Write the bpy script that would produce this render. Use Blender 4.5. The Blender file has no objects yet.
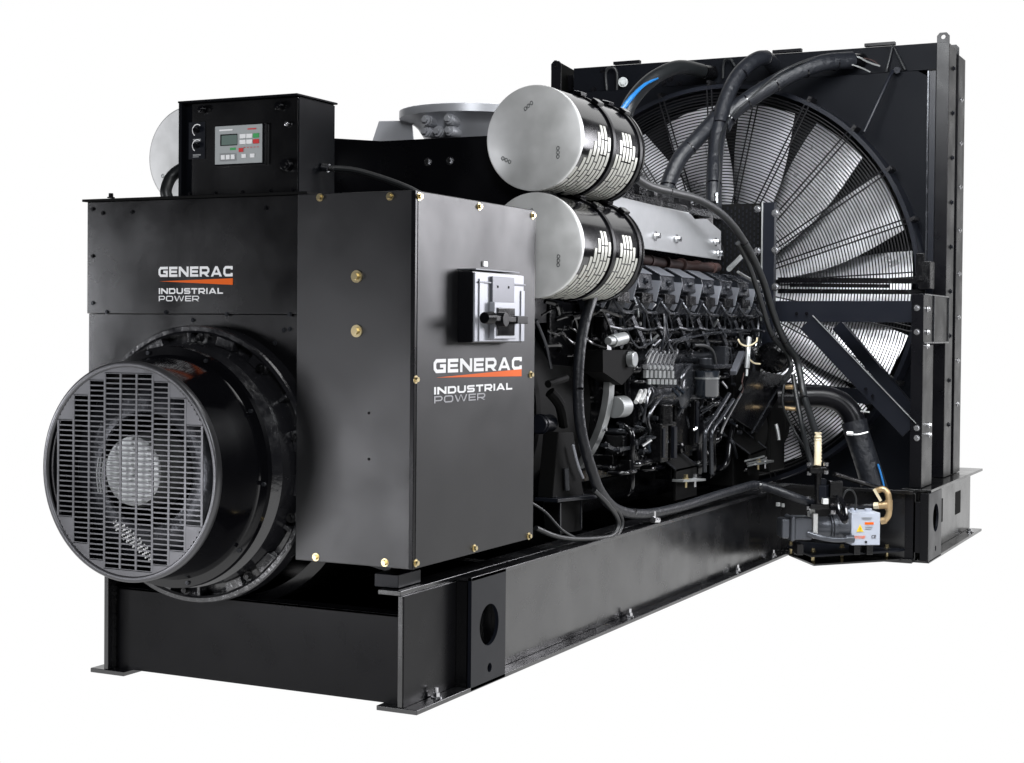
import bpy, bmesh, math, random
from mathutils import Vector, Matrix
R = math.radians
rnd = random.Random(7)
S = bpy.context.scene
COL = S.collection

# ------------------------------------------------------------ camera
cam = bpy.data.cameras.new('camera'); cam.sensor_width = 36; cam.lens = 1577.959*36/1024
cam.shift_x = (512-518.871)/1024; cam.shift_y = (360.008-381.5)/1024
cam.clip_start = .05; cam.clip_end = 200
co = bpy.data.objects.new('camera', cam); COL.objects.link(co)
M = Matrix(((0.4409, -0.8975, 0.0090), (0.0128, 0.0163, 0.9998), (-0.8975, -0.4407, 0.0187))).transposed().to_4x4()
co.matrix_world = Matrix.Translation((-3.4710, -2.8044, 1.0920)) @ M
S.camera = co
# ------------------------------------------------------------ world, view
w = bpy.data.worlds.new('World'); S.world = w; w.use_nodes = True
bg = w.node_tree.nodes['Background']; bg.inputs[0].default_value = (1, 1, 1, 1); bg.inputs[1].default_value = WORLD = .004
S.view_settings.view_transform = 'Standard'; S.view_settings.look = 'None'
S.view_settings.exposure = 0; S.view_settings.gamma = 1; S.view_settings.use_curve_mapping = False
S.render.engine = 'CYCLES'
S.cycles.max_bounces = 8; S.cycles.glossy_bounces = 4; S.cycles.diffuse_bounces = 3
S.cycles.use_denoising = True; S.cycles.sample_clamp_indirect = 4

# ------------------------------------------------------------ studio softboxes
def softbox(name, loc, target, sx, sy, power, color=(1, 1, 1), spread=180):
    l = bpy.data.lights.new(name, 'AREA'); l.shape = 'RECTANGLE'; l.size = sx; l.size_y = sy; l.energy = power; l.color = color; l.spread = R(spread)
    o = bpy.data.objects.new(name, l); COL.objects.link(o); o.location = loc
    o.rotation_euler = (Vector(target)-Vector(loc)).to_track_quat('-Z', 'Y').to_euler()
    return o
softbox('side_high', (5.6, -3.6, 2.35), (.9, -.6, 1.25), 1.8, 2.0, 22, (.96, .95, 1), 55)
softbox('side_engine', (2.9, -3.4, 2.5), (4.2, 0, 1.2), .9, .7, 60, (.93, .96, 1))
softbox('fan_key', (2.2, -1.1, 3.1), (4.85, -.1, 1.3), 1.8, 1.0, 160, (.96, .98, 1))
softbox('front_left', (-2.5, 4.3, 1.0), (.44, .5, .9), .5, 1.0, 75, (.94, .95, 1))
softbox('front_low', (-2.6, 1.45, .28), (.4, -.35, .5), 1.0, .5, 3.4, (.95, .95, 1), 70)
softbox('front_fill', (-4.5, -3.6, 3.6), (.8, -.2, 1.0), 1.6, 1.6, 215, (.95, .97, 1))
softbox('top', (1.0, -2.2, 5.0), (1.8, -.3, 1), 3, 1.6, 60)


# ------------------------------------------------------------ materials
def mat(name, col, rough=.5, metal=0., spec=.5, coat=0., coat_r=.1, noise=0., nscale=20., bump=0., bscale=200., warp=0., bdist=.002, emit=0., rvar=0., ior=1.5):
    m = bpy.data.materials.new(name); m.use_nodes = True
    nt = m.node_tree; b = nt.nodes['Principled BSDF']
    b.inputs['Base Color'].default_value = (*col, 1); b.inputs['Roughness'].default_value = rough
    b.inputs['Metallic'].default_value = metal; b.inputs['Specular IOR Level'].default_value = spec
    b.inputs['IOR'].default_value = ior
    b.inputs['Coat Weight'].default_value = coat; b.inputs['Coat Roughness'].default_value = coat_r
    tc = nt.nodes.new('ShaderNodeTexCoord')
    if noise or rvar:
        n = nt.nodes.new('ShaderNodeTexNoise'); n.inputs['Scale'].default_value = nscale; n.inputs['Detail'].default_value = 6
        nt.links.new(tc.outputs['Object'], n.inputs['Vector'])
        if noise:
            mx = nt.nodes.new('ShaderNodeMix'); mx.data_type = 'RGBA'
            mx.inputs[6].default_value = (*[c*(1-noise) for c in col], 1); mx.inputs[7].default_value = (*[min(1, c*(1+noise)) for c in col], 1)
            nt.links.new(n.outputs[0], mx.inputs[0]); nt.links.new(mx.outputs[2], b.inputs['Base Color'])
        if rvar:
            mr = nt.nodes.new('ShaderNodeMapRange'); mr.inputs[1].default_value = .3; mr.inputs[2].default_value = .7
            mr.inputs[3].default_value = rough-rvar; mr.inputs[4].default_value = rough+rvar
            nt.links.new(n.outputs[0], mr.inputs[0]); nt.links.new(mr.outputs[0], b.inputs['Roughness'])
    if bump:
        n2 = nt.nodes.new('ShaderNodeTexNoise'); n2.inputs['Scale'].default_value = bscale; n2.inputs['Detail'].default_value = 3
        nt.links.new(tc.outputs['Object'], n2.inputs['Vector'])
        bp_ = nt.nodes.new('ShaderNodeBump'); bp_.inputs['Strength'].default_value = bump; bp_.inputs['Distance'].default_value = bdist
        nt.links.new(n2.outputs[0], bp_.inputs['Height']); nt.links.new(bp_.outputs[0], b.inputs['Normal'])
        if warp:
            n3 = nt.nodes.new('ShaderNodeTexNoise'); n3.inputs['Scale'].default_value = 2.6; n3.inputs['Detail'].default_value = 1
            nt.links.new(tc.outputs['Object'], n3.inputs['Vector'])
            b3 = nt.nodes.new('ShaderNodeBump'); b3.inputs['Strength'].default_value = warp; b3.inputs['Distance'].default_value = .02
            nt.links.new(n3.outputs[0], b3.inputs['Height']); nt.links.new(b3.outputs[0], bp_.inputs['Normal'])
    if emit:
        b.inputs['Emission Color'].default_value = (*col, 1); b.inputs['Emission Strength'].default_value = emit
    return m
MT = dict(
 paint=mat('black_paint', (.003, .003, .0035), .22, spec=.6, rvar=.06, nscale=6, bump=.05, bscale=90),
 powder=mat('black_powder_coat', (.003, .003, .0035), .24, spec=.55, rvar=.05, nscale=5, bump=.08, bscale=900, warp=.35),
 encl=mat('enclosure_coat', (.009, .009, .010), .36, spec=.65, rvar=.06, nscale=4, bump=.10, bscale=900, warp=.3),
 side=mat('side_cover_coat', (.007, .007, .008), .40, spec=.40, rvar=.05, nscale=5, bump=.08, bscale=900, warp=.35),
 rail=mat('rail_paint', (.006, .006, .007), .24, spec=.8, ior=1.6, rvar=.08, nscale=7, bump=.08, bscale=90, warp=.5),
 shroudp=mat('shroud_paint', (.003, .0035, .005), .5, spec=.05, rvar=.05, nscale=6),
 satin=mat('satin_black', (.003, .003, .004), .30, spec=.16, rvar=.05, nscale=9, bump=.05, bscale=400),
 gloss=mat('gloss_black', (.003, .003, .004), .14, rvar=.03, nscale=7, coat=.2, coat_r=.05),
 enginep=mat('engine_black', (.0025, .0025, .003), .15, spec=.45, rvar=.08, nscale=25, bump=.35, bscale=60),
 cast=mat('cast_black', (.003, .003, .0035), .2, spec=.4, rvar=.1, nscale=30, bump=.6, bscale=110),
 dark=mat('unlit_black', (.0022, .0022, .0022), .7, spec=.1),
 core=mat('radiator_core', (.004, .004, .005), .6, spec=.15, bump=.5, bscale=300),
 slate=mat('slate_paint', (.0060, .0070, .0105), .34, spec=.2, rvar=.05, nscale=8, bump=.04, bscale=300),
 rim=mat('satin_grey_rim', (.10, .10, .105), .33, metal=.7, rvar=.05),
 galv=mat('galvanised_steel', (.80, .81, .78), .40, metal=.35, noise=.3, nscale=9, rvar=.09, bump=.06, bscale=25),
 galvd=mat('galvanised_steel_dull', (.33, .34, .34), .45, metal=.8, noise=.25, nscale=8, rvar=.1),
 shield=mat('heat_shield_aluminium', (.21, .215, .22), .48, metal=.6, noise=.06, nscale=14, rvar=.08, bump=.05, bscale=30),
 outlet=mat('outlet_silver', (.55, .56, .59), .4, metal=.35, noise=.05, nscale=15),
 plate=mat('breaker_grey', (.11, .115, .13), .35, metal=.4),
 silver=mat('silver_paint', (.34, .35, .38), .4, metal=.4, noise=.05, nscale=15),
 ringm=mat('ring_casting', (.012, .012, .014), .2, spec=1.0, rvar=.08, nscale=30, bump=.5, bscale=70),
 dimwhite=mat('dim_lettering', (.36, .36, .38), .4),
 canister=mat('canister_paint', (.012, .015, .02), .13, spec=1.0, coat=.8, coat_r=.06),
 motor=mat('motor_casting', (.075, .08, .092), .33, metal=.4, bump=.3, bscale=90),
 wire=mat('guard_wire', (.006, .006, .007), .4, spec=.2),
 blade=mat('fan_blade_aluminium', (.72, .72, .75), .34, metal=.55, noise=.2, nscale=4, rvar=.1),
 foil=mat('reflective_label', (.52, .52, .47), .35, metal=.2, noise=.06, nscale=60),
 zinc=mat('zinc_bolt', (.62, .52, .30), .3, metal=1),
 steel=mat('steel_bolt', (.7, .7, .72), .25, metal=1),
 chrome=mat('bright_steel', (.75, .76, .78), .18, metal=1),
 grey=mat('grey_casting', (.030, .032, .037), .22, metal=.5, rvar=.1, bump=.3, bscale=90),
 rocker=mat('rocker_cover_grey', (.018, .020, .025), .24, metal=.3, rvar=.08, bump=.15, bscale=120),
 rubber=mat('black_rubber', (.009, .010, .011), .42, noise=.3, nscale=30, bump=.2, bscale=120),
 foam=mat('foam_insulation', (.007, .008, .011), .46, spec=.4, noise=.25, nscale=18, bump=1., bscale=30, bdist=.006),
 brass=mat('brass', (.50, .36, .20), .38, metal=.75, noise=.2, nscale=40),
 cream=mat('cream_fitting', (.60, .52, .36), .45),
 blue=mat('blue_stripe', (.012, .13, .36), .4),
 white=mat('white_lettering', (.85, .85, .85), .5),
 orange=mat('orange_emblem', (.78, .12, .002), .5, spec=.2),
 red=mat('red_paint', (.6, .03, .03), .45),
 green=mat('green_print', (.05, .35, .1), .45),
 rust=mat('rusty_manifold', (.022, .006, .004), .7, noise=.6, nscale=30),
 panelgrey=mat('panel_grey', (.36, .38, .38), .45),
 lcd=mat('lcd_green_grey', (.14, .19, .17), .2),
 box=mat('grey_junction_box', (.42, .45, .52), .45, noise=.04),
 yellow=mat('yellow_warning', (.8, .55, .02), .5),
 bluepipe=mat('blue_plastic', (.01, .03, .14), .35),
 sweep=mat('glowing_sweep', (1, 1, 1), .9, spec=0, emit=1.0),
)
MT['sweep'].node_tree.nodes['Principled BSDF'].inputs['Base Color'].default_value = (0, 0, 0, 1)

# ------------------------------------------------------------ mesh helpers
ORG = Vector((2.9, 0, 0))
class MB:
    def __init__(s): s.v = []; s.f = []
    def add(s, vs, fs):
        k = len(s.v); s.v += [tuple(v) for v in vs]; s.f += [tuple(i+k for i in f) for f in fs]; return s
    def box(s, x0, x1, y0, y1, z0, z1):
        if x0 > x1: x0, x1 = x1, x0
        if y0 > y1: y0, y1 = y1, y0
        if z0 > z1: z0, z1 = z1, z0
        return s.add([(x0,y0,z0),(x1,y0,z0),(x1,y1,z0),(x0,y1,z0),(x0,y0,z1),(x1,y0,z1),(x1,y1,z1),(x0,y1,z1)],
            [(3,2,1,0),(4,5,6,7),(0,1,5,4),(1,2,6,5),(2,3,7,6),(3,0,4,7)])
    def obox(s, c, ax, ay, az, sx, sy, sz):
        c = Vector(c); ax, ay, az = [Vector(a).normalized() for a in (ax, ay, az)]
        vs = [c+ax*a*sx/2+ay*b*sy/2+az*d*sz/2 for a, b, d in [(-1,-1,-1),(1,-1,-1),(1,1,-1),(-1,1,-1),(-1,-1,1),(1,-1,1),(1,1,1),(-1,1,1)]]
        fl = ax.cross(ay).dot(az) < 0
        fs = [(3,2,1,0),(4,5,6,7),(0,1,5,4),(1,2,6,5),(2,3,7,6),(3,0,4,7)]
        return s.add(vs, [f[::-1] for f in fs] if fl else fs)
    def bar(s, p0, p1, wd, th, up=(0,0,1)):
        p0, p1 = Vector(p0), Vector(p1); d = (p1-p0); L = d.length; d.normalize()
        a = d.cross(Vector(up)).normalized(); b = a.cross(d)
        return s.obox((p0+p1)/2, d, a, b, L, wd, th)
    def prism(s, poly, ax, a, b):
        # poly: 2d outline; ax: extrusion axis
        n = len(poly)
        mk = {'x': lambda p, t: (t, p[0], p[1]), 'y': lambda p, t: (p[0], t, p[1]), 'z': lambda p, t: (p[0], p[1], t)}[ax]
        vs = [mk(p, a) for p in poly]+[mk(p, b) for p in poly]
        fs = [tuple(range(n))[::-1], tuple(range(n, 2*n))]+[(i, (i+1) % n, n+(i+1) % n, n+i) for i in range(n)]
        return s.add(vs, fs)
    def frame(s, p0, p1):
        d = (Vector(p1)-Vector(p0)).normalized(); h = Vector((0,0,1)) if abs(d.z) < .9 else Vector((1,0,0))
        a = d.cross(h).normalized(); return d, a, d.cross(a).normalized()
    def cyl(s, p0, p1, r0, r1=None, n=24, caps=True):
        r1 = r0 if r1 is None else r1; p0, p1 = Vector(p0), Vector(p1); d, a, b = s.frame(p0, p1)
        vs = [p0+(a*math.cos(t)+b*math.sin(t))*r0 for t in [2*math.pi*i/n for i in range(n)]]
        vs += [p1+(a*math.cos(t)+b*math.sin(t))*r1 for t in [2*math.pi*i/n for i in range(n)]]
        fs = [(i, (i+1) % n, n+(i+1) % n, n+i) for i in range(n)]
        if caps: fs += [tuple(range(n))[::-1], tuple(range(n, 2*n))]
        return s.add(vs, fs)
    def lathe(s, o, ax, prof, n=48, closed=False, a0=0, a1=2*math.pi):
        # prof: list of (along, radius)
        o = Vector(o); d, a, b = s.frame(o, o+Vector(ax)); m = len(prof); full = abs(a1-a0-2*math.pi) < 1e-6
        k = n if full else n+1
        vs = []
        for i in range(k):
            t = a0+(a1-a0)*i/n; e = a*math.cos(t)+b*math.sin(t)
            vs += [o+d*u+e*r for u, r in prof]
        fs = []
        for i in range(n):
            j = (i+1) % k
            for q in range(m if closed else m-1):
                q2 = (q+1) % m
                fs.append((i*m+q, j*m+q, j*m+q2, i*m+q2))
        return s.add(vs, fs)
    def tube(s, path, r, n=12, smooth=4, closed=False):
        P = [Vector(p) for p in path]
        if smooth and len(P) > 2:
            Q_ = []
            m = len(P)
            for i in range(m if closed else m-1):
                if closed: p0, p1, p2, p3 = P[(i-1) % m], P[i], P[(i+1) % m], P[(i+2) % m]
                else: p0, p1, p2, p3 = P[max(i-1, 0)], P[i], P[i+1], P[min(i+2, m-1)]
                for k in range(smooth):
                    t = k/smooth
                    Q_.append(.5*((2*p1)+(-p0+p2)*t+(2*p0-5*p1+4*p2-p3)*t*t+(-p0+3*p1-3*p2+p3)*t**3))
            if not closed: Q_.append(P[-1])
            P = Q_
        m = len(P); a = None; vs = []
        rr = r if callable(r) else (lambda t: r)
        for i, p in enumerate(P):
            d = (P[(i+1) % m]-P[i-1]) if closed else (P[min(i+1, m-1)]-P[max(i-1, 0)])
            d.normalize()
            if a is None: h = Vector((0,0,1)) if abs(d.z) < .9 else Vector((1,0,0)); a = d.cross(h).normalized()
            else: a = (a-d*a.dot(d)).normalized()
            b = d.cross(a); q = rr(i/max(1, m-1))
            vs += [p+(a*math.cos(2*math.pi*k/n)+b*math.sin(2*math.pi*k/n))*q for k in range(n)]
        fs = [(i*n+k, i*n+(k+1) % n, ((i+1) % m)*n+(k+1) % n, ((i+1) % m)*n+k) for i in range(m if closed else m-1) for k in range(n)]
        if not closed: fs += [tuple(range(n))[::-1], tuple(range((m-1)*n, m*n))]
        return s.add(vs, fs)
    def hexbolt(s, p, ax, r, h, washer=True):
        p = Vector(p); ax = Vector(ax).normalized()
        if washer: s.cyl(p, p+ax*h*.25, r*1.5, n=14); p = p+ax*h*.25
        return s.cyl(p, p+ax*h, r, r*.94, n=6)
    def build(s, name, m, parent=None, bevel=0, ang=35, label=None):
        me = bpy.data.meshes.new(name)
        org = ORG if parent is not None else Vector((0,0,0))
        me.from_pydata([tuple(Vector(v)-org) for v in s.v], [], s.f); me.validate()
        bm = bmesh.new(); bm.from_mesh(me); bmesh.ops.recalc_face_normals(bm, faces=bm.faces); bm.to_mesh(me); bm.free()
        me.polygons.foreach_set('use_smooth', [True]*len(me.polygons)); me.set_sharp_from_angle(angle=R(ang))
        me.materials.append(MT[m])
        o = bpy.data.objects.new(name, me); COL.objects.link(o)
        if parent is not None: o.parent = parent
        if bevel:
            bv = o.modifiers.new('bevel', 'BEVEL'); bv.width = bevel; bv.segments = 2; bv.limit_method = 'ANGLE'; bv.angle_limit = R(40); bv.harden_normals = True
        if label: o['label'] = label
        return o

def build_each(b, name, m, parent, **kw):
    """one object for each separate piece held in b"""
    par = list(range(len(b.v)))
    def find(i):
        while par[i] != i: par[i] = par[par[i]]; i = par[i]
        return i
    for f in b.f:
        for i in f[1:]: par[find(i)] = find(f[0])
    groups = {}
    for f in b.f: groups.setdefault(find(f[0]), []).append(f)
    for fs in groups.values():
        ids = sorted({i for f in fs for i in f}); k = {i: n for n, i in enumerate(ids)}
        q = MB(); q.v = [b.v[i] for i in ids]; q.f = [tuple(k[i] for i in f) for f in fs]
        q.build(name, m, parent, **kw)

def copy_part(o, parent, off):
    c = o.copy(); COL.objects.link(c); c.parent = parent; c.location = Vector(o.location)+Vector(off)
    for ch in list(o.children):
        d = ch.copy(); COL.objects.link(d); d.parent = c
    return c

def lettering(body, name, p, right, up, width, height, m, parent, bold=.0, depth=.0008, shear=0):
    """Raised lettering: text made into a mesh, fitted to width x height with its lower left corner at p."""
    cu = bpy.data.curves.new(name, 'FONT'); cu.body = body; cu.size = 1; cu.extrude = .01; cu.offset = bold; cu.shear = shear
    cu.space_character = 1.0+bold*3; cu.resolution_u = 4
    tmp = bpy.data.objects.new('tmp', cu); COL.objects.link(tmp)
    dg = bpy.context.evaluated_depsgraph_get(); me = bpy.data.meshes.new_from_object(tmp.evaluated_get(dg))
    bpy.data.objects.remove(tmp)
    xs = [v.co.x for v in me.vertices]; ys = [v.co.y for v in me.vertices]
    x0, x1, y0, y1 = min(xs), max(xs), min(ys), max(ys)
    right, up = Vector(right).normalized(), Vector(up).normalized(); n = right.cross(up)
    for v in me.vertices:
        q = Vector(p)+right*((v.co.x-x0)/(x1-x0)*width)+up*((v.co.y-y0)/(y1-y0)*height)+n*(depth*(1 if v.co.z > 0 else 0))
        v.co = q-ORG
    me.materials.clear(); me.materials.append(MT[m]); me.name = name
    o = bpy.data.objects.new(name, me); COL.objects.link(o); o.parent = parent
    return o

def stroke(pts, t, closed=False):
    """mitred 2d strip of width t along pts: list of quads"""
    P = [Vector(p) for p in pts]; n = len(P); L = []; Rr = []
    for i in range(n):
        if closed: a, b = P[i-1], P[(i+1) % n]
        else: a, b = (P[i-1] if i else None), (P[i+1] if i < n-1 else None)
        d0 = (P[i]-a).normalized() if a is not None else None; d1 = (b-P[i]).normalized() if b is not None else None
        d0 = d0 if d0 is not None else d1; d1 = d1 if d1 is not None else d0
        n0 = Vector((-d0.y, d0.x)); n1 = Vector((-d1.y, d1.x)); m = (n0+n1).normalized(); k = t/2/max(.3, m.dot(n0))
        L.append(P[i]+m*k); Rr.append(P[i]-m*k)
    return [[L[i], L[(i+1) % n], Rr[(i+1) % n], Rr[i]] for i in range(n if closed else n-1)]
def glyph(ch, t):
    a = t/2; c = .17
    Wd = dict(G=1.22,E=1.08,N=1.28,R=1.24,A=1.42,C=1.18,I=t,D=1.22,U=1.22,S=1.16,T=1.12,L=1.0,P=1.15,O=1.3,W=1.85)[ch]; W = Wd
    if ch == 'G': q = stroke([(W,1-a),(a+c,1-a),(a,1-a-c),(a,a+c),(a+c,a),(W-a,a),(W-a,.5),(W*.52,.5)], t)
    elif ch == 'C': q = stroke([(W-a,.66),(W-a,1-a),(a+c,1-a),(a,1-a-c),(a,a+c),(a+c,a),(W-a,a),(W-a,.34)], t)
    elif ch == 'E': q = stroke([(W,1-a),(a,1-a),(a,a),(W,a)], t)+stroke([(2*a,.5),(W*.94,.5)], t*.9)
    elif ch == 'N': q = [[(0,0),(t,0),(t,1),(0,1)], [(W-t,0),(W,0),(W,1),(W-t,1)], [(t,1),(t,1-1.45*t),(W-t,0),(W-t,1.45*t)]]
    elif ch in 'RP':
        q = stroke([(a,0),(a,1-a),(W-a-c,1-a),(W-a,1-a-c),(W-a,.36+c),(W-a-c,.36),(2*a,.36)], t)
        if ch == 'R': q += [[(W*.46,.36-a),(W*.46+t*1.35,.36-a),(W,0),(W-t*1.5,0)]]
    elif ch == 'A':
        ix = lambda y: 1.2*t+(W/2-1.2*t)*y/.74
        q = [[(0,0),(1.2*t,0),(W/2,.74),(W/2,1),(W/2-.6*t,1)], [(W,0),(W-1.2*t,0),(W/2,.74),(W/2,1),(W/2+.6*t,1)]]
        y0, y1 = .17, .17+t*.8; q += [[(ix(y0),y0),(W-ix(y0),y0),(W-ix(y1),y1),(ix(y1),y1)]]
    elif ch == 'I': q = [[(0,0),(t,0),(t,1),(0,1)]]
    elif ch == 'D': q = stroke([(a,a),(a,1-a),(W-a-c,1-a),(W-a,1-a-c),(W-a,a+c),(W-a-c,a)], t, True)
    elif ch == 'O': q = stroke([(a+c,a),(a,a+c),(a,1-a-c),(a+c,1-a),(W-a-c,1-a),(W-a,1-a-c),(W-a,a+c),(W-a-c,a)], t, True)
    elif ch == 'U': q = stroke([(a,1),(a,a+c),(a+c,a),(W-a-c,a),(W-a,a+c),(W-a,1)], t)
    elif ch == 'S': e = .09; q = stroke([(W-.04,1-a),(a+e,1-a),(a,1-a-e),(a,.5+e),(a+e,.5),(W-a-e,.5),(W-a,.5-e),(W-a,a+e),(W-a-e,a),(.04,a)], t*.95)
    elif ch == 'T': q = [[(0,1-t),(W,1-t),(W,1),(0,1)], [(W/2-a,0),(W/2+a,0),(W/2+a,1-t),(W/2-a,1-t)]]
    elif ch == 'L': q = stroke([(a,1),(a,a),(W,a)], t)
    elif ch == 'W':
        k = 1.1*t; xs = [0, W*.27, W*.5, W*.73, W]
        q = [[(0,1),(k,1),(xs[1]+k*.5,0),(xs[1]-k*.5,0)], [(xs[1]-k*.1,0),(xs[1]+k*.5,0),(xs[2]+k*.1,1),(xs[2]-k*.5,1)],
             [(xs[2]+k*.5,1),(xs[2]-k*.1,1),(xs[3]-k*.5,0),(xs[3]+k*.1,0)], [(W,1),(W-k,1),(xs[3]-k*.5,0),(xs[3]+k*.5,0)]]
    return W, q
def wide_lettering(body, name, p, right, up, width, height, m, parent, t=.24):
    gap = .19; x = 0; polys = []
    for ch in body:
        W, q = glyph(ch, t)
        polys += [[(px_+x, py_) for px_, py_ in g] for g in q]; x += W+gap
    tot = x-gap; right, up = Vector(right).normalized(), Vector(up).normalized(); n = right.cross(up); b = MB()
    for j, g in enumerate(polys):
        h = .0005+.00004*(j % 5); base = [Vector(p)+right*(u/tot*width)+up*(v*height) for u, v in g]; k = len(base)
        b.add(base+[q+n*h for q in base], [tuple(range(k, 2*k))]+[(i, (i+1) % k, k+(i+1) % k, k+i) for i in range(k)])
    return b.build(name, m, parent)

# ------------------------------------------------------------ setting: one seamless white sweep, glowing itself so that no shadow shows
XN, XF_, YW = -1.6, 11.0, 14.0
def sweep():
    b = MB(); prof = []
    # the floor runs away from the camera (along the view direction) and curves up into the wall
    fw = Vector((.8976, .4407, 0)).normalized(); sd = Vector((fw.y, -fw.x, 0))
    c0 = Vector((-3.47, -2.80, -.004))
    prof = [(SW0, 0)]+[(13.0+3*math.sin(t), 3-3*math.cos(t)) for t in [math.pi/2*i/10 for i in range(11)]]+[(16.0, 12.0)]
    vs = []
    for sgn in (-1, 1):
        vs += [c0+fw*u+sd*sgn*min(9, 2.2+.46*u)+Vector((0,0,h)) for u, h in prof]
    n = len(prof)
    b.add(vs, [(i, i+1, n+i+1, n+i) for i in range(n-1)])
    return b
SW0 = 2.7
sw = sweep().build('backdrop', 'sweep'); sw['kind'] = 'structure'

# ------------------------------------------------------------ the generator set
root = bpy.data.objects.new('generator_set', None); COL.objects.link(root); root.location = ORG
root['label'] = 'black industrial diesel generator set with round front grille, silver air cleaners and tall radiator fan'
root['category'] = 'generator'
PX = Vector((1,0,0)); NX = Vector((-1,0,0)); NY = Vector((0,-1,0)); PZ = Vector((0,0,1))
# ============ skid base frame
H = .347; YW_, YI_ = .594, .460; YC = .535
def rail(sg):
    b = MB()
    y = lambda v: v*sg
    x0, x1 = .40, 4.10
    b.box(x0, x1, y(YC-.008), y(YC+.008), .014, H-.014)             # web
    b.box(x0-.004, x1, y(YI_), y(YW_), 0, .014)                     # bottom flange
    b.box(x0, x1, y(YI_), y(YC), H-.014, H)                         # top flange, inner half
    b.box(.722, x1, y(YC+.0005), y(YW_), H-.0135, H-.0005)          # top flange, outer half
    return b
frame = rail(-1).build('skid_frame', 'rail', root, bevel=.002)
r2 = rail(1).build('side_rail', 'rail', frame, bevel=.002)
MB().box(.402,.712,-.5462,-.5432,.0145,H-.0145).build('web_darkener', 'satin', frame, bevel=.001)  # added plate, dulls the floor's reflection on the first web bay
# lifting plates with holes, boxed to the flange
def holed_plate(x0, x1, y, t, z0, z1, holes):
    """vertical plate in XZ with round holes, thickness t"""
    bm = bmesh.new()
    def loop(pts): 
        vs = [bm.verts.new((px, y, pz)) for px, pz in pts]
        return [bm.edges.new((vs[i], vs[(i+1) % len(vs)])) for i in range(len(vs))]
    ed = loop([(x0,z0),(x1,z0),(x1,z1),(x0,z1)])
    for hx, hz, hr in holes:
        ed += loop([(hx+hr*math.cos(2*math.pi*i/28), hz+hr*math.sin(2*math.pi*i/28)) for i in range(28)])
    bmesh.ops.triangle_fill(bm, edges=ed, use_beauty=True)
    r = bmesh.ops.extrude_face_region(bm, geom=bm.faces[:])
    for v in [g for g in r['geom'] if isinstance(g, bmesh.types.BMVert)]: v.co.y += t
    b = MB(); bm.verts.ensure_lookup_table(); bm.verts.index_update()
    b.add([v.co.copy() for v in bm.verts], [tuple(v.index for v in f.verts) for f in bm.faces]); bm.free()
    return b
holed_plate(.722, .952, -.594, .012, .003, H-.002, [(.840,.186,.064),(.845,.052,.0145)]).build('lifting_plate', 'slate', frame)
for xx in (.714, .953): MB().box(xx,xx+.007,-.582,-.544,.0145,H-.0145).build('stiffener_plate', 'paint', frame)
MB().box(.715,.735,-.582,-.545,.014,H-.014).build('stiffener_plate', 'dark', frame)
b = MB().box(.44,.452,-.527,.527,.012,.272).box(.44,.50,-.527,.527,.262,.272).build('cross_beam', 'satin', frame, bevel=.002)
# weld beads on the beam ends
for sg in (-1, 1):
    b = MB()
    pts = [(.434, sg*.524+rnd.uniform(-.002,.002), .02+.25*i/26) for i in range(27)]
    for p in pts: b.obox(p, (1,0,0), (0,1,rnd.uniform(-.4,.4)), (0,0,1), .010, .010, .009)
    b.build('weld_bead', 'cast', frame)
for p in [(.56,-.566,.014),(2.06,-.566,.014),(3.35,-.566,.014),(.6,-.48,.014),(3.9,-.566,.014)]:
    MB().hexbolt(p, PZ, .011, .012).cyl(Vector(p)+Vector((0,0,.01)), Vector(p)+Vector((0,0,.03)), .006, n=8).build('anchor_bolt', 'steel', frame)
# inner deck shadows: cross members between the rails
for x in (1.3, 2.2, 3.1, 3.9): MB().box(x, x+.06, -.526, .526, .05, .30).build('cross_member', 'paint', frame)
# radiator outrigger base
RB = MB()
RB.box(4.10, 4.114, -1.20, 1.20, .02, .33)                            # front web
RB.box(4.075, 4.13, -1.19, 1.19, .3295, H)                           # its top flange
RB.box(4.075, 4.13, -1.19, 1.19, 0, .0205)
MB().box(5.48, 5.494, -1.18, 1.18, .012, H-.015).build('outrigger_rear_beam', 'paint', frame)
rb = RB.build('outrigger_beam', 'paint', frame, bevel=.002)
for sg in (-1, 1):
    b = MB(); y = lambda v: sg*v
    b.box(4.10, 5.53, y(1.185), y(1.197), .014, H-.014)
    b.box(4.12, 5.53, y(1.12), y(1.262), 0, .0135); b.box(4.15, 5.535, y(1.12), y(1.262), H-.0125, H+.001)
    b.build('outrigger_side_beam', 'paint', frame, bevel=.002)
# boxed end column of the outrigger (open tube with the seam welds) and holed plate
MB().box(4.095,4.107,-1.19,-1.150,.012,H-.012).box(4.095,4.107,-1.262,-1.222,.012,H-.012).box(4.10,4.112,-1.225,-1.155,.05,H-.055).build('outrigger_end_plate', 'satin', frame, bevel=.0015)
holed_plate(4.11, 4.40, -1.262, .012, .006, H-.014, [(4.265,.205,.068),(4.27,.055,.014)]).build('lifting_plate', 'slate', frame)
MB().box(4.402,4.41,-1.25,-1.198,.014,H-.014).build('stiffener_plate', 'paint', frame)
for xx in (4.62, 5.1): MB().box(xx,xx+.14,-1.1985,-1.19,.13,.25).build('fork_pocket', 'dark', frame)
MB().hexbolt((5.35,-1.23,.0135), PZ, .014, .014).build('anchor_bolt', 'steel', frame)

MB().box(.46,4.09,-.525,.525,.022,.034).build('dark_infill_sheet', 'dark', frame)  # dark sheet added to hide the bright floor between the rails
# ============ alternator
GX, AY, AZ = .088, .188, .677
A0 = Vector((GX, AY, AZ)); AR = Vector((0, AY, AZ))
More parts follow.
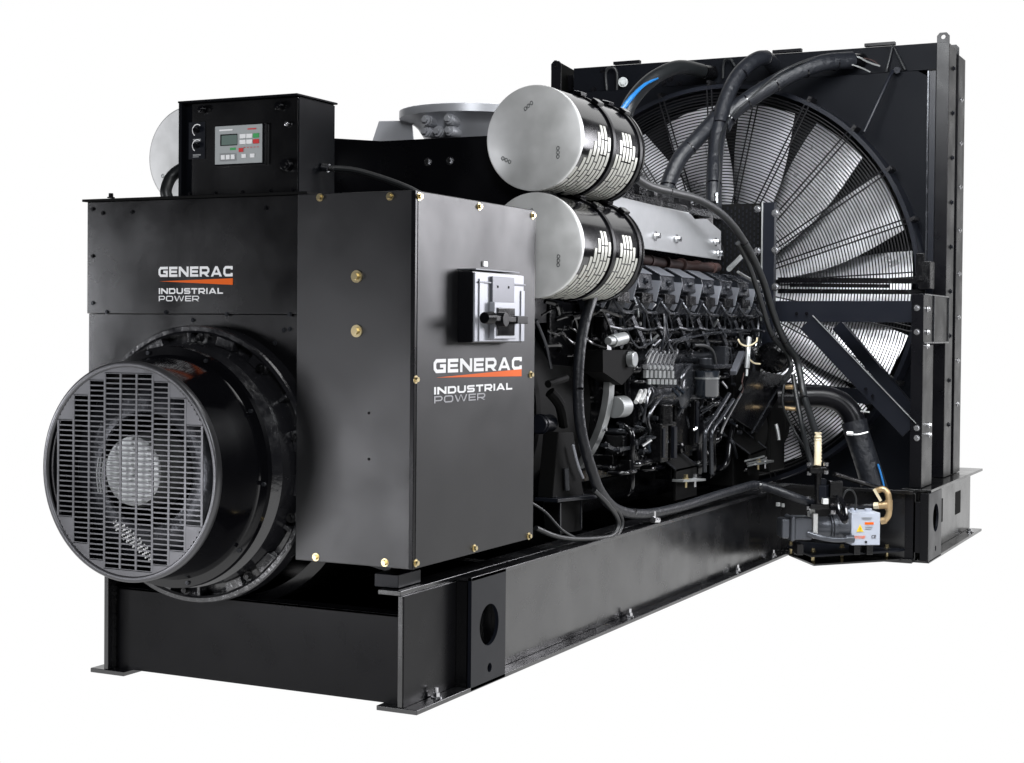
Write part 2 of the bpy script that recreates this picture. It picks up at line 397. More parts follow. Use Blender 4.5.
# drum shell (hollow, open at the front)
alt = MB().lathe(A0, PX, [(.012,.290),(.010,.312),(.10,.322),(.172,.330),(.180,.334),(.182,.358),(.196,.361),(.200,.32),(.012,.290)], n=96).build('alternator', 'gloss', root, ang=30)
MB().lathe(AR, PX, [(.305,.30),(.305,.345),(.330,.366),(.425,.370),(.430,.398),(.392,.400),(.386,.406),(.386,.418),(.392,.422),(.445,.422),(.445,.30)], n=96).build('flange_ring', 'ringm', alt, ang=30)
b = MB()
for i in range(18):
    t = 2*math.pi*(i+.35)/18; e = Vector((0, math.cos(t), math.sin(t))); u = Vector((0, -math.sin(t), math.cos(t)))
    b.obox(AR+PX*.407+e*.384, PX, u, e, .036, .012 if i % 3 == 1 else .062, .030)
build_each(b, 'flange_rib', 'ringm', alt, bevel=.002)
b = MB()
for i in range(10):
    t = 2*math.pi*(i+.15)/10; e = Vector((0, math.cos(t), math.sin(t)))
    b.hexbolt(A0+PX*.182+e*.346, NX, .007, .007, washer=False)
build_each(b, 'flange_bolt', 'grey', alt)
for i in range(10):
    t = 2*math.pi*(i+.6)/10; e = Vector((0, math.cos(t), math.sin(t)))
    MB().hexbolt(AR+PX*.389+e*.384, NX, .010, .012).build('bolt', 'cast', alt)
MB().lathe(A0, PX, [(.005,.299),(-.001,.301),(-.003,.304),(-.003,.314),(.0,.3175),(.020,.3175),(.020,.305)], n=96).build('grille_rim', 'rim', alt, ang=50)
# slotted guard
g = MB(); PC, PR = .0580, .01485; xf0, xf1 = GX+.0015, GX+.0045
ncol = 9; zs = {}
for c in range(-4, 5):
    yc = c*PC; hw = PC/2
    ro = .300; ext = max(abs(yc-hw), abs(yc+hw), 1.5*PC)
    half = math.sqrt(max(0, ro*ro-min(ext, ro)**2))
    ns = int(half*2/PR)
    if ext >= ro or ns < 3: ns = 0
    z1 = ns*PR/2; 
    if ns:
        for k in range(ns+1):
            z = -z1+k*PR; g.box(xf0, xf1, AY+yc-hw, AY+yc+hw, AZ+z-.0020, AZ+z+.0020)
        zs[c] = z1
    for q in range(6):
        ya = yc-hw+PC*q/6; yb = ya+PC/6; ym = max(abs(ya), abs(yb)); rr = .3035
        if ym < rr:
            zz = math.sqrt(rr*rr-ym*ym)
            if zz > z1:
                if ns: g.box(xf0, xf1, AY+ya, AY+yb, AZ+z1, AZ+zz).box(xf0, xf1, AY+ya, AY+yb, AZ-zz, AZ-z1)
                else: g.box(xf0, xf1, AY+ya, AY+yb, AZ-zz, AZ+zz)
for c in range(-4, 6):
    zz = max(zs.get(c-1, 0), zs.get(c, 0)); yy = AY+(c-.5)*PC
    if zz: g.box(xf0-.0006, xf1-.0006, yy-.0036, yy+.0036, AZ-zz, AZ+zz)
g.build('grille', 'rim', alt, ang=20)
MB().lathe(A0, PX, [(.024,.0),(.020,.03),(.024,.06),(.020,.085),(.024,.100),(.05,.107),(.16,.107)], n=48).build('bearing_cap', 'galvd', alt)
MB().lathe(A0, PX, [(.085,.165),(.08,.17),(.075,.20),(.09,.262),(.11,.283)], n=64).build('inner_ring', 'grey', alt)
MB().lathe(A0, PX, [(.20,.0),(.20,.285)], n=48).build('end_plate', 'dark', alt)
b = MB()
for i in range(12):
    for j in range(6):
        u, v = -.004+.0115*i, .008*j*1.3
        if (i-6)**2/40+(j-3)**2/12 < 1: b.obox((GX+.03+.001*j, AY+.08-u-.35*v, AZ-.135-.6*u+.3-.3-v), PX, (0,1,.5), (0,-.5,1), .002, .004, .008)
b.build('wire_mesh', 'galv', alt)
b = MB()
for i in range(4): b.tube([(GX+.05, AY+.12+.01*i, AZ+.03), (GX+.045, AY+.122+.01*i, AZ-.02), (GX+.05, AY+.12+.01*i, AZ-.07)], .0028, n=6)
b.build('winding_lead', 'galvd', alt)
MB().lathe((.47, .10, AZ), PX, [(0,.40),(.02,.43),(1.0,.43),(1.02,.38)], n=64).build('stator_frame', 'paint', alt)
for sg in (-1, 1):
    MB().prism([(.60,H+.012),(.60,H+.05),(.72,.50),(1.5,.50),(1.55,H+.012)], 'y', AY+sg*.30-.01, AY+sg*.30+.01).build('mounting_foot', 'satin', alt, bevel=.002)
MB().box(.43,.56,-.51,-.43,H+.002,H+.04).build('mounting_pad', 'slate', alt, bevel=.002)
MB().prism([(.05,.47),(-.43,H+.03),(-.43,H+.045),(.0,.52)], 'x', .52, .54).build('foot_brace', 'satin', alt)

# ============ terminal box
tb = MB().box(.44, 1.16, -.194, .652, 1.134, 1.488).build('terminal_box', 'powder', root, bevel=.002)
MB().box(.428, 1.17, -.190, .664, 1.4885, 1.4965).build('lid', 'dark', tb, bevel=.0015)
MB().box(.446, 1.15, -.194, .650, .62, 1.1336).build('lower_panel', 'powder', tb, bevel=.002)
for p in [(0.4400, 0.6290, 1.4659),(0.4400, 0.6283, 1.3166),(0.4400, 0.6275, 1.1672),(0.4400, 0.5704, 1.1387),(0.4400, 0.1048, 1.1340),(0.4400, -0.1247, 1.1333),(0.4400, 0.3366, 1.1379),(0.4460, 0.2373, 1.1152),(0.4460, -0.0995, 1.0871),(0.4460, -0.0674, 1.0479),(0.4460, -0.1209, 1.0902),(0.4400, 0.5883, 1.4522),(0.4400, 0.4719, 1.4524),(0.4400, -0.0362, 1.4517)]:
    MB().hexbolt(p, NX, .005, .005).build('bolt', 'grey' if p[2] < 1.2 else 'satin', tb)
MB().hexbolt((0.4400, 0.5562, 1.4987), PZ, .008, .012).build('bolt', 'satin', tb)
def emblem(par, face, G0, GW, GH, s0, s1, s2, I0, IW, IH, P0, PW, PH, up=(0,0,1)):
    right = NY if face == 'x' else PX
    n = NX if face == 'x' else NY
    for body, nm, p, W_, H_, bold in (('GENERAC','brand_lettering',G0,GW,GH,.25),('INDUSTRIAL','lettering',I0,IW,IH,.25),('POWER','lettering',P0,PW,PH,.17)):
        wide_lettering(body, nm, Vector(p)+n*.0002, right, up, W_, H_, 'dimwhite' if body == 'POWER' and face == 'y' else 'white', par, bold)
    a, c, d = [Vector(q)+n*.0006 for q in (s0, s1, s2)]
    MB().add([a, d, c, a+n*.0006, d+n*.0006, c+n*.0006], [(0,1,2),(3,4,5),(0,1,4,3),(1,2,5,4),(2,0,3,5)]).build('emblem_wedge', 'orange', par)
emblem(tb, 'x', (0.4400, 0.3657, 1.2481), .2815, .0315, (0.4400, 0.3625, 1.2347), (0.4400, 0.0831, 1.2225), (0.4400, 0.0832, 1.2425), (0.4400, 0.3646, 1.1953), .245, .0180, (0.4400, 0.3644, 1.1729), .155, .0168)

# ============ breaker enclosure beside it
X0, X1, YA, YB, Z0, Z1 = .38, 1.158, -.190, -.584, .415, 1.483
en = MB().box(X0, X1, YB, YA, Z0, Z1).build('breaker_enclosure', 'encl', root, bevel=.002)
MB().box(X0+.012, X1, YB-.004, YB-.0003, Z0+.002, Z1-.002).build('side_cover', 'side', en, bevel=.0012)
MB().box(X0-.004, X0+.0085, YB-.0042, YB+.010, Z0, Z1).build('corner_trim', 'satin', en, bevel=.0015)
for p in [(0.3800, -0.2675, 1.4716),(0.3800, -0.5026, 1.4676),(0.3800, -0.2618, 0.4280),(0.3800, -0.4951, 0.4290)]:
    MB().hexbolt(p, NX, .008, .008).build('bolt', 'zinc', en)
for p in [(0.3800, -0.3950, 1.2422),(0.3800, -0.3963, 1.0863)]:
    MB().cyl(p, Vector(p)+NX*.004, .018, n=24).cyl(Vector(p)+NX*.004, Vector(p)+NX*.014, .011, .010, n=6).build('lifting_bolt', 'zinc', en)
for p in [(0.3800, -0.4384, 0.8527),(0.3800, -0.4395, 0.7213)]:
    MB().cyl(p, Vector(p)+NX*.002, .004, n=12).build('rivet', 'dark', en)
for p in [(0.3957, -0.5880, 1.4663),(0.7599, -0.5880, 1.4653),(1.1330, -0.5880, 1.4640),(1.1289, -0.5880, 0.9498),(0.3840, -0.5880, 0.9515),(0.3920, -0.5880, 0.4329),(0.7462, -0.5880, 0.4328),(1.1250, -0.5880, 0.4263)]:
    MB().hexbolt(p, NY, .008, .008).build('bolt', 'zinc', en)
e0 = (0.4848, -0.5890, 0.9683); e1 = (1.0601, -0.5890, 0.9737)
GW = e1[0]-e0[0]
emblem(en, 'y', (0.4857, -0.5885, 0.9671), GW, .0405, (0.5012, -0.5885, 0.9542), (1.0603, -0.5885, 0.9459), (1.0598, -0.5885, 0.9689), (0.4902, -0.5885, 0.9055), (0.9942, -0.5885, 0.9068)[0]-(0.4902, -0.5885, 0.9055)[0], .0215, (0.4906, -0.5885, 0.8802), (0.8093, -0.5885, 0.8786)[0]-(0.4906, -0.5885, 0.8802)[0], .0205)
# circuit breaker
cb0 = (0.6299, -0.6400, 1.0569); cb1 = (0.9641, -0.6400, 1.2654)
bx0, bx1, bz0, bz1 = cb0[0], cb1[0], cb0[2]-.002, cb1[2]
cbr = MB().box(bx0, bx1, -.636, -.588, bz0, bz1).build('circuit_breaker', 'gloss', root, bevel=.002)
MB().box(bx0+.004, bx1-.003, -.643, -.6365, bz0+.003, bz1-.003).build('face_plate', 'silver', cbr, bevel=.002)
wd = bx1-bx0; ht = bz1-bz0
MB().box(bx0+.02, bx1-.002, -.649, -.6365, bz1-.034, bz1-.029).box(bx0+.002, bx1-.04, -.646, -.588, bz1+.004, bz1+.008).build('top_rail', 'plate', cbr, bevel=.001)
MB().box(bx0+wd*.30, bx0+wd*.74, -.652, -.6435, bz1-ht*.45, bz1-.012).build('rating_panel', 'plate', cbr, bevel=.0015)
_sc = MB().cyl((bx0+wd*.40,-.6525,bz1-ht*.2),(bx0+wd*.40,-.6535,bz1-ht*.2),.004,n=10).cyl((bx0+wd*.62,-.6525,bz1-ht*.2),(bx0+wd*.62,-.6535,bz1-ht*.2),.004,n=10); build_each(_sc, 'screw', 'dark', cbr)
MB().box(bx0+wd*.28, bx0+wd*.72, -.662, -.6435, bz0+ht*.05, bz0+ht*.58).build('toggle_housing', 'silver', cbr, bevel=.003)
MB().box(bx0+wd*.33, bx0+wd*.67, -.6665, -.6625, bz0+ht*.10, bz0+ht*.50).build('toggle_slot', 'gloss', cbr, bevel=.002)
hz = bz0+ht*.33
MB().bar((bx0+wd*.10,-.680,hz+.004),(bx0+wd*.62,-.680,hz),.014,.016).bar((bx0+wd*.58,-.682,hz),(bx0+wd*.80,-.682,hz),.016,.024).cyl((bx0+wd*.34,-.664,hz),(bx0+wd*.34,-.692,hz),.022,n=16).cyl((bx0+wd*.0,-.676,hz+.004),(bx0+wd*.12,-.680,hz+.004),.017,.020,n=16).build('operating_handle', 'satin', cbr, bevel=.002)
_es = MB().box(bx0+wd*.08, bx0+wd*.16, -.647, -.6435, bz0+.004, bz0+ht*.9).box(bx1-.028, bx1-.004, -.647, -.6435, bz0+.004, bz1-.05); build_each(_es, 'edge_strip', 'silver', cbr, bevel=.001)
MB().box(bx0+wd*.46, bx0+wd*.54, -.594, -.588, bz1+.02, bz1+.036).build('padlock_tab', 'galv', cbr, bevel=.001)

# ============ control panel on top
cx0 = .50
cp = MB()
y0, y1, z0, z1, xb = -.110, .330, 1.4972, 1.791, .70
cp.box(cx0-.012, xb, y1-.012, y1, z0, z1).box(cx0+.004, xb, y0, y0+.004, z0, z1-.004).box(cx0-.014, xb+.01, y0-.004, y1+.002, z1, z1+.006).box(cx0+.01, xb, y0+.004, y1-.012, z0, z1)
cp = cp.build('control_panel', 'shroudp', root, bevel=.0015)
MB().box(cx0+.004, cx0+.0095, y0+.005, y1-.040, z0+.002, z1-.003).build('front_door', 'powder', cp, bevel=.001)
ds = [(0.5000, 0.1904, 1.5977), (0.5000, 0.0147, 1.5970), (0.5000, 0.1892, 1.7117), (0.5000, 0.0155, 1.7077)]
dy1, dy0, dz0, dz1 = ds[0][1], ds[1][1], ds[0][2]-.003, ds[2][2]
bz = MB().box(cx0-.008, cx0+.0035, dy0-.008, dy1+.0025, dz0-.006, dz1+.002).build('display_bezel', 'gloss', cp, bevel=.002)
bz['label'] = 'raised black frame of the display unit'
MB().box(cx0-.011, cx0-.0085, dy0, dy1, dz0, dz1).build('display_fascia', 'panelgrey', cp, bevel=.001)
dw, dh = dy1-dy0, dz1-dz0
def dsp(u0, v0, u1, v1, m, nm, th=.001):
    MB().box(cx0-.0115-th, cx0-.0115, dy1-dw*u0, dy1-dw*u1, dz1-dh*v0, dz1-dh*v1).build(nm, m, cp)
dsp(.12,.22,.48,.52,'dark','screen_frame'); dsp(.15,.25,.48,.50,'lcd','screen',.0016)
for j in range(2):
    for i in range(3): dsp(.54+.14*i,.24+.15*j,.66+.14*i,.35+.15*j,['white','white','green','white','white','red'][i+3*j],'button',.0022)
for i in range(3): dsp(.14+.105*i,.76,.22+.105*i,.88,'white','button',.0022)
dsp(.11,.72,.46,.92,'galvd','button_pad',.0006)
for u, m in ((.52,'red'),(.58,'white'),(.76,'white')): dsp(u,.60 if m == 'red' else .76,u+.09,.70 if m == 'red' else .86,m,'button',.0024)
dsp(.33,.58,.45,.64,'green','indicator'); dsp(.70,.10,.88,.13,'red','indicator'); dsp(.10,.09,.38,.13,'white','indicator')
for i in range(5): dsp(.62+.07*i,.585,.655+.07*i,.60,'red','indicator')
# gauges plate and selector knobs
gp = [(0.5000, 0.3005, 1.7311), (0.5000, 0.2382, 1.6166)]
MB().box(cx0+.0015, cx0+.0038, gp[1][1], gp[0][1], gp[1][2], gp[0][2]).build('gauge_plate', 'slate', cp, bevel=.0006)
for v in (130.5, 145.5):
    yc = (gp[0][1]+gp[1][1])/2-.002; zc = gp[0][2]-(v-122.5)/36*(gp[0][2]-gp[1][2])
    MB().lathe((cx0+.0012, yc, zc), NX, [(0,.0165),(.001,.0165),(.001,.0195),(0,.0195)], n=24, a0=R(-130), a1=R(60)).build('gauge_scale', 'white', cp)
    MB().cyl((cx0+.001, yc, zc), (cx0-.012, yc, zc), .0095, .008, n=16).build('knob', 'gloss', cp)
    MB().box(cx0+.0004, cx0+.0012, yc-.014, yc+.016, zc-.031, zc-.027).box(cx0+.0004, cx0+.0012, yc-.006, yc+.016, zc-.036, zc-.0335).build('gauge_caption', 'galvd', cp)
def knob(u, v, r, m, h=.014):
    p = Vector({(203,109.5): (0.5000, 0.2449, 1.7685), (280,106,): (0.5000, -0.0426, 1.7637), (287.5,124): (0.5000, -0.0703, 1.7081), (287.5,165): (0.5000, -0.0712, 1.5847)}[(u, v)])
    return MB().cyl(p, p+NX*h, r, r*.9, n=20).cyl(p+NX*h, p+NX*(h+.003), r*.5, n=12).build('knob' if m != 'steel' else 'key_lock', m, cp, bevel=.001)
knob(203,109.5,.012,'gloss'); knob(280,106,.013,'gloss'); knob(287.5,124,.0075,'steel',.008); knob(287.5,165,.019,'gloss',.016)
for u in (.03,.27,.52,.77,.97):
    p = Vector((cx0+.004, y1-.02-(y1-y0-.03)*u, z0+.012)); MB().hexbolt(p, NX, .004, .004).build('bolt', 'satin', cp)
# conduit and gland at its side
MB().cyl((.63,-.113,1.59),(.63,-.135,1.585),.013,n=12).cyl((.63,-.135,1.585),(.635,-.15,1.582),.010,n=6).build('cable_gland', 'steel', cp)
MB().tube([(.63,-.14,1.585),(.70,-.20,1.58),(.84,-.30,1.535),(.98,-.36,1.47)], .010, n=10).build('control_cable', 'rubber', cp)
MB().tube([(0.7500, 0.5795, 1.5172),(0.7500, 0.5880, 1.5508),(0.7800, 0.5872, 1.6003),(0.8000, 0.5446, 1.6341)], .02, n=12).build('control_cable', 'rubber', cp)

# ============ air cleaners
def air_cleaner(x0, yc, zc, r, L, full=True):
    c = Vector((x0, yc, zc))
    a = MB().lathe(c, PX, [(0.0,.0),(.0,r*.985),(.012,r*.985)], n=72).build
    body = MB().lathe(c, PX, [(.010,r*.98),(.010,r),(L-.012,r),(L,r-.012),(L,.05)], n=72).build('air_cleaner', 'gloss', root, ang=40)
    MB().lathe(c, PX, [(-.004,.0),(-.004,r*.97),(-.001,r*1.0),(.002,r*1.008),(.014,r*1.008),(.016,r*.99)], n=96).build('end_cap', 'galv', body, ang=30)
    for f in (.46, .90):
        MB().lathe(c, PX, [(L*f,r),(L*f,r+.006),(L*f+.022,r+.006),(L*f+.022,r)], n=72).build('clamp_band', 'satin', body)
        for t in (R(52), R(75)):
            e = Vector((0, -math.cos(t), math.sin(t)))
            MB().obox(c+PX*(L*f+.010)+e*(r+.012), PX, e, e.cross(PX), .05, .014, .03).build('clamp_latch', 'gloss', body, bevel=.003)
    if L > .5: MB().lathe(c, PX, [(L-.03,r+.001),(L-.026,r+.008),(L-.008,r+.006),(L-.004,r-.004)], n=72).build('rear_flange', 'gloss', body)
    # embossed stamps on the end cap
    b = MB()
    for ang, rr in ((100, .62), (215, .70), (330, .60)):
        t = R(ang); q = c+NX*.004+Vector((0, -math.cos(t)*rr*r, math.sin(t)*rr*r)); u = Vector((0, math.sin(t+.5), math.cos(t+.5)))
        for k in (-1, 0, 1): b.tube([q+u*(.014*k)+Vector((0,math.cos(a_)*.005,math.sin(a_)*.006)) for a_ in [i*math.pi/3 for i in range(6)]], .0019, n=6, smooth=2, closed=True)
    b.build('stamped_mark', 'galvd', body)
    # reflective slatted marking made of small bars wrapped on the drum
    if full:
        for (xa, cols) in ((.016, 8), (.298, 7)):
            b = MB()
            for i in range(cols):
                xx = xa+.0292*i
                top = {0:-34, 1:-22, 2:-12, 3:-2, 4:9, 5:18, 6:18, 7:6}[i] if cols == 8 else {0:-10, 1:7, 2:17, 3:17, 4:17, 5:4, 6:-8}[i]
                a_ = top
                while a_ > -74:
                    seg = 17; n = 5; t0, t1 = R(a_), R(a_-seg+1.6)
                    vs = []
                    for k in range(n+1):
                        t = t0+(t1-t0)*k/n
                        for xx2, rr in ((xx, r+.0006), (xx+.0192, r+.0006), (xx+.0192, r+.0018), (xx, r+.0018)):
                            vs.append(c+PX*xx2+Vector((0, -math.cos(t)*rr, math.sin(t)*rr)))
                    fs = [(k*4+q, k*4+(q+1) % 4, (k+1)*4+(q+1) % 4, (k+1)*4+q) for k in range(n) for q in range(4)]+[(0,1,2,3),(n*4,n*4+1,n*4+2,n*4+3)]
                    b.add(vs, fs); a_ -= seg
            b.build('reflective_slats', 'foil', body, ang=60)
    return body
air_cleaner(1.30, -.510, 1.737, .176, .56)['label'] = 'upper right air cleaner with pale galvanised end'
air_cleaner(1.30, -.515, 1.378, .176, .55)['label'] = 'lower right air cleaner partly behind the breaker enclosure'
air_cleaner(.85, .569, 1.672, .171, .5, False)['label'] = 'left air cleaner behind the control panel'

# ============ support cabinet and exhaust outlet behind the terminal box
sc = MB().prism([(.42,1.15),(.42,1.790),(.335,1.785),(.147,1.767),(-.47,1.766),(-.47,1.15)], 'x', 1.40, 1.415).box(1.415,1.95,-.33,.36,1.12,1.70).build('support_housing', 'satin', root, bevel=.0015)
for p in [(1.4000, -0.0478, 1.6842),(1.4000, -0.1363, 1.6843)]: MB().hexbolt(p, NX, .010, .009).build('bolt', 'steel', sc)
E0 = Vector((1.84, .02, 1.72))
ex = MB().lathe(E0, PZ, [(0,.10),(.03,.13),(.13,.195),(.150,.215),(.165,.262),(.168,.268),(.196,.268),(.199,.262),(.199,.20),(.05,.12)], n=72).build('exhaust_outlet', 'outlet', root, ang=30)
MB().add([(1.7200, 0.3802, 1.8092),(1.7200, 0.3496, 1.8880),(1.7200, 0.2041, 1.8825),(1.7200, 0.1947, 1.8010),(1.7600, 0.4047, 1.8147),(1.7600, 0.3739, 1.8941),(1.7600, 0.2273, 1.8886),(1.7600, 0.2178, 1.8064)], [(0,1,2,3),(4,5,6,7),(0,1,5,4),(1,2,6,5),(2,3,7,6),(3,0,4,7)]).build('outlet_bracket', 'outlet', ex, bevel=.003)
for p in [(1.6000, 0.0710, 1.8629),(1.6000, -0.0233, 1.8618),(1.6200, 0.0840, 1.8237),(1.6400, 0.0445, 1.8241),(1.6200, -0.0148, 1.8226)]:
    MB().cyl(p, Vector(p)+Vector((.16,0,0)), .021, n=20).cyl(p, Vector(p)+NX*.010, .019, n=20).cyl(Vector(p)+NX*.010, Vector(p)+NX*.024, .012, n=6).build('outlet_bolt', 'outlet', ex, bevel=.001)
# ============ radiator
rx = 4.80; RY0, RY1 = -1.19, 1.067
rad = MB().box(4.98, 5.20, -1.165, 1.045, .352, 2.50).build('radiator', 'core', root)
def post(sg, xa, xb, top, name):
    yo = RY0 if sg < 0 else RY1; yi = yo-sg*.063
    b = MB(); b.box(xa, xa+.010, yo, yi, .352, top-.03)
    # rounded lifting lug with hole on top of the front flange
    cy = (yo+yi)/2; n = 14
    b.box(xa+.0105, xb, yo, yo-sg*.010, .352, top-.035)
    b.box(xb-.010, xb, yo-sg*.0105, yi, .352, top-.035)
    o = b.build(name, 'satin', rad, bevel=.0015)
    bm = bmesh.new(); ed = []
    out = [(yo, top-.0305), (yo, top+.004), (cy+(yo-cy)*.55, top+.020), (cy-(yo-cy)*.55, top+.020), (yi, top+.004), (yi, top-.0305)]
    hole = [(cy+.012*math.cos(2*math.pi*i/16), top-.002+.012*math.sin(2*math.pi*i/16)) for i in range(16)]
    for L in (out, hole):
        vs = [bm.verts.new((xa, a, c)) for a, c in L]; ed += [bm.edges.new((vs[i], vs[(i+1) % len(vs)])) for i in range(len(vs))]
    bmesh.ops.triangle_fill(bm, edges=ed, use_beauty=True)
    r_ = bmesh.ops.extrude_face_region(bm, geom=bm.faces[:])
    for v in [g_ for g_ in r_['geom'] if isinstance(g_, bmesh.types.BMVert)]: v.co.x += .010
    bm.verts.index_update(); m_ = MB().add([v.co.copy() for v in bm.verts], [tuple(v.index for v in f.verts) for f in bm.faces]); bm.free()
    m_.build('lifting_lug', 'satin', rad)
    return o
for sg in (-1, 1):
    post(sg, 4.80, 4.99, 2.625, 'corner_post'); post(sg, 5.06, 5.245, 2.605 if sg < 0 else 2.53, 'corner_post')
for i in range(9):
    z = .62+.232*i
    for x, dz in ((4.92, 0), (5.15, .1)):
        if z+dz < 2.5: MB().hexbolt((x, -1.1905, z+dz), NY, .009, .008).build('bolt', 'slate' if x < 5 else 'steel', rad)
MB().box(4.825, 4.84, -1.126, .935, 2.462, 2.600).box(4.8405, 4.975, -1.126, .935, 2.588, 2.599).build('top_beam', 'shroudp', rad, bevel=.0015)
for y in (.60, -.33, -.83): MB().box(4.80, 4.83, y-.08, y+.08, 2.601, 2.618).build('lug_plate', 'satin', rad, bevel=.002)
# shroud plate with the round fan opening
FC = Vector((4.79, 0.0, 1.34)); FR = 1.045
b = MB(); n = 160; ry0, ry1, rz0, rz1 = -1.085, 1.055, .27, 2.455
ci = []; co_ = []
for i in range(n):
    t = 2*math.pi*i/n; dy, dz = math.cos(t), math.sin(t)
    k = min([(ry1-FC.y)/dy if dy > 1e-6 else 1e9, (ry0-FC.y)/dy if dy < -1e-6 else 1e9, (rz1-FC.z)/dz if dz > 1e-6 else 1e9, (rz0-FC.z)/dz if dz < -1e-6 else 1e9])
    ci.append((4.79, dy*FR, FC.z+dz*FR)); co_.append((4.79, dy*k, FC.z+dz*k))
vs = ci+co_+[(4.97, v[1], v[2]) for v in ci]
b.add(vs, [(i, (i+1) % n, n+(i+1) % n, n+i) for i in range(n)]+[(i, (i+1) % n, 2*n+(i+1) % n, 2*n+i) for i in range(n)])
sh = b.build('fan_shroud', 'shroudp', rad, ang=30)
MB().box(4.782, 4.96, -1.093, -1.0855, .355, 2.45).build('shroud_edge', 'grey', sh)
MB().box(4.792, 4.80, -1.1255, -1.095, .355, 2.45).build('shroud_edge', 'slate', sh)
MB().box(4.8005, 4.975, -1.127, -1.088, .355, 2.46).build('side_seal', 'dark', sh)
MB().box(4.792, 4.80, 1.056, 1.06, .355, 2.45).build('shroud_edge', 'satin', sh)
# fan
hub = MB().lathe((4.80, 0, 1.34), PX, [(0,.0),(0,.22),(.03,.26),(.12,.28),(.12,0)], n=48).build('fan', 'paint', rad)
MB().lathe((4.74, 0, 1.34), PX, [(0,.0),(0,.10),(.06,.13)], n=32).build('fan_hub', 'bluepipe', hub)
NB = 14
for i in range(NB):
    tc_ = R(-1.5+360/NB*i+1.5)
    b = MB(); nr, nc = 8, 6
    for face in (0, 1):
        for a in range(nr+1):
            r = .27+(1.005-.27)*a/nr; wdt = R(9.6+3.9*min(1, max(0, (1-r)/.42)))
            wdt *= 1+.08*math.sin(a/nr*3)
            for c in range(nc+1):
                s = c/nc*2-1; t = tc_+wdt*s-R(9.0)*max(0, 1-r)**1.5+R(1.2)*s*s
                x = 4.885+.055*s*(1.25-.5*r)-.028*(1-s*s)+face*.005
                b.v.append((x, -r*math.cos(t), 1.34+r*math.sin(t)))
    K = (nr+1)*(nc+1)
    for a in range(nr):
        for c in range(nc):
            q = a*(nc+1)+c; b.f.append((q, q+1, q+nc+2, q+nc+1)); b.f.append((K+q, K+q+nc+1, K+q+nc+2, K+q+1))
    for a in range(nr):
        for c in (0, nc): q = a*(nc+1)+c; b.f.append((q, q+nc+1, K+q+nc+1, K+q))
    for c in range(nc):
        for a in (0, nr): q = a*(nc+1)+c; b.f.append((q, q+1, K+q+1, K+q))
    b.build('fan_blade', 'blade', hub, ang=60)
# wire guard
b = MB(); r = .36
while r < 1.06:
    m_ = 110; b.tube([(4.665-.0*r, -r*math.cos(2*math.pi*i/m_), 1.34+r*math.sin(2*math.pi*i/m_)) for i in range(m_)], .0033, n=5, smooth=0, closed=True); r += .0163
gd = b.build('fan_guard', 'wire', rad, ang=80)
for i in range(24):
    t = R(3+15*i); e = Vector((0, -math.cos(t), math.sin(t))); u = Vector((0, math.sin(t), math.cos(t)))
    b = MB()
    for k in (-1, 1): b.tube([Vector((4.658,0,1.34))+e*.30+u*.013*k, Vector((4.658,0,1.34))+e*1.075+u*.013*k], .0042, n=6, smooth=0)
    b.obox(Vector((4.70,0,1.34))+e*1.10, PX, e, u, .10, .03, .02).cyl(Vector((4.66,0,1.34))+e*1.105, Vector((4.64,0,1.34))+e*1.105, .008, n=8)
    b.build('guard_spoke', 'wire', gd)
MB().lathe((4.655, 0, 1.34), PX, [(0,1.066),(0,1.088),(.135,1.092),(.135,1.085),(.006,1.07)], n=128).build('guard_rim', 'slate', gd, ang=30)
# rods and straps over the shroud
MB().tube([(4.7600, -0.9122, 2.4567),(4.7000, -0.9058, 2.4120),(4.6400, -0.7945, 2.1323)], .0085, n=8, smooth=2).cyl((4.7900, -0.9260, 2.4655),(4.7400, -0.9374, 2.4572),.018,n=12).build('stay_rod', 'slate', rad)
MB().tube([(4.8000, -0.8665, 2.4605),(4.8000, -0.9012, 2.5987),(4.8000, -0.9653, 2.4645)], .009, n=8, smooth=1).build('lifting_strap', 'rubber', rad)
MB().bar((4.6000, -0.3583, 1.3701),(4.6000, -1.1248, 1.3605),.012,.028).bar((4.6000, -0.3590, 1.3122),(4.6000, -1.1255, 1.3049),.012,.024).bar((4.5900, -0.4266, 1.3432),(4.5900, -0.9506, 1.3357),.012,.02).build('guard_crossbar', 'cast', gd)
MB().box(4.55,4.66,-1.16,-1.10,1.32,1.46).box(4.54,4.56,-1.13,-1.09,1.36,1.50).build('guard_bracket', 'cast', rad, bevel=.004)
# front support frame
sf = MB().box(4.19, 4.20, -1.205, -1.148, .352, 1.285).box(4.2005, 4.43, -1.205, -1.196, .352, 1.040).build('support_frame', 'satin', root, bevel=.0015)
MB().box(4.20, 4.26, -1.147, -.02, 1.148, 1.252).build('cross_rail', 'slate', sf, bevel=.002)
MB().box(4.2005, 4.795, -1.203, -1.195, 1.055, 1.280).build('gusset_plate', 'satin', sf)
MB().box(4.2005, 4.80, -1.209, -1.185, 1.2805, 1.287).box(4.2005, 4.80, -1.209, -1.185, 1.047, 1.0545).box(4.43,4.437,-1.209,-1.2035,1.055,1.280).box(4.795,4.80,-1.209,-1.2035,1.055,1.280).build('gusset_flange', 'grey', sf)
for p in [(4.1900, -1.1738, 1.2172),(4.1900, -1.1754, 1.1018),(4.1900, -1.1816, 0.6396),(4.1900, -1.1823, 0.5914)]: MB().hexbolt(p, NX, .010, .009).build('bolt', 'steel', sf)
for p in [(4.2811, -1.2050, 1.2140),(4.2885, -1.2050, 1.1024),(4.3540, -1.2050, 0.6467),(4.3571, -1.2050, 0.5999),(4.2814, -1.2050, 1.0344)]: MB().hexbolt(p, NY, .010, .010).build('bolt', 'steel', sf)
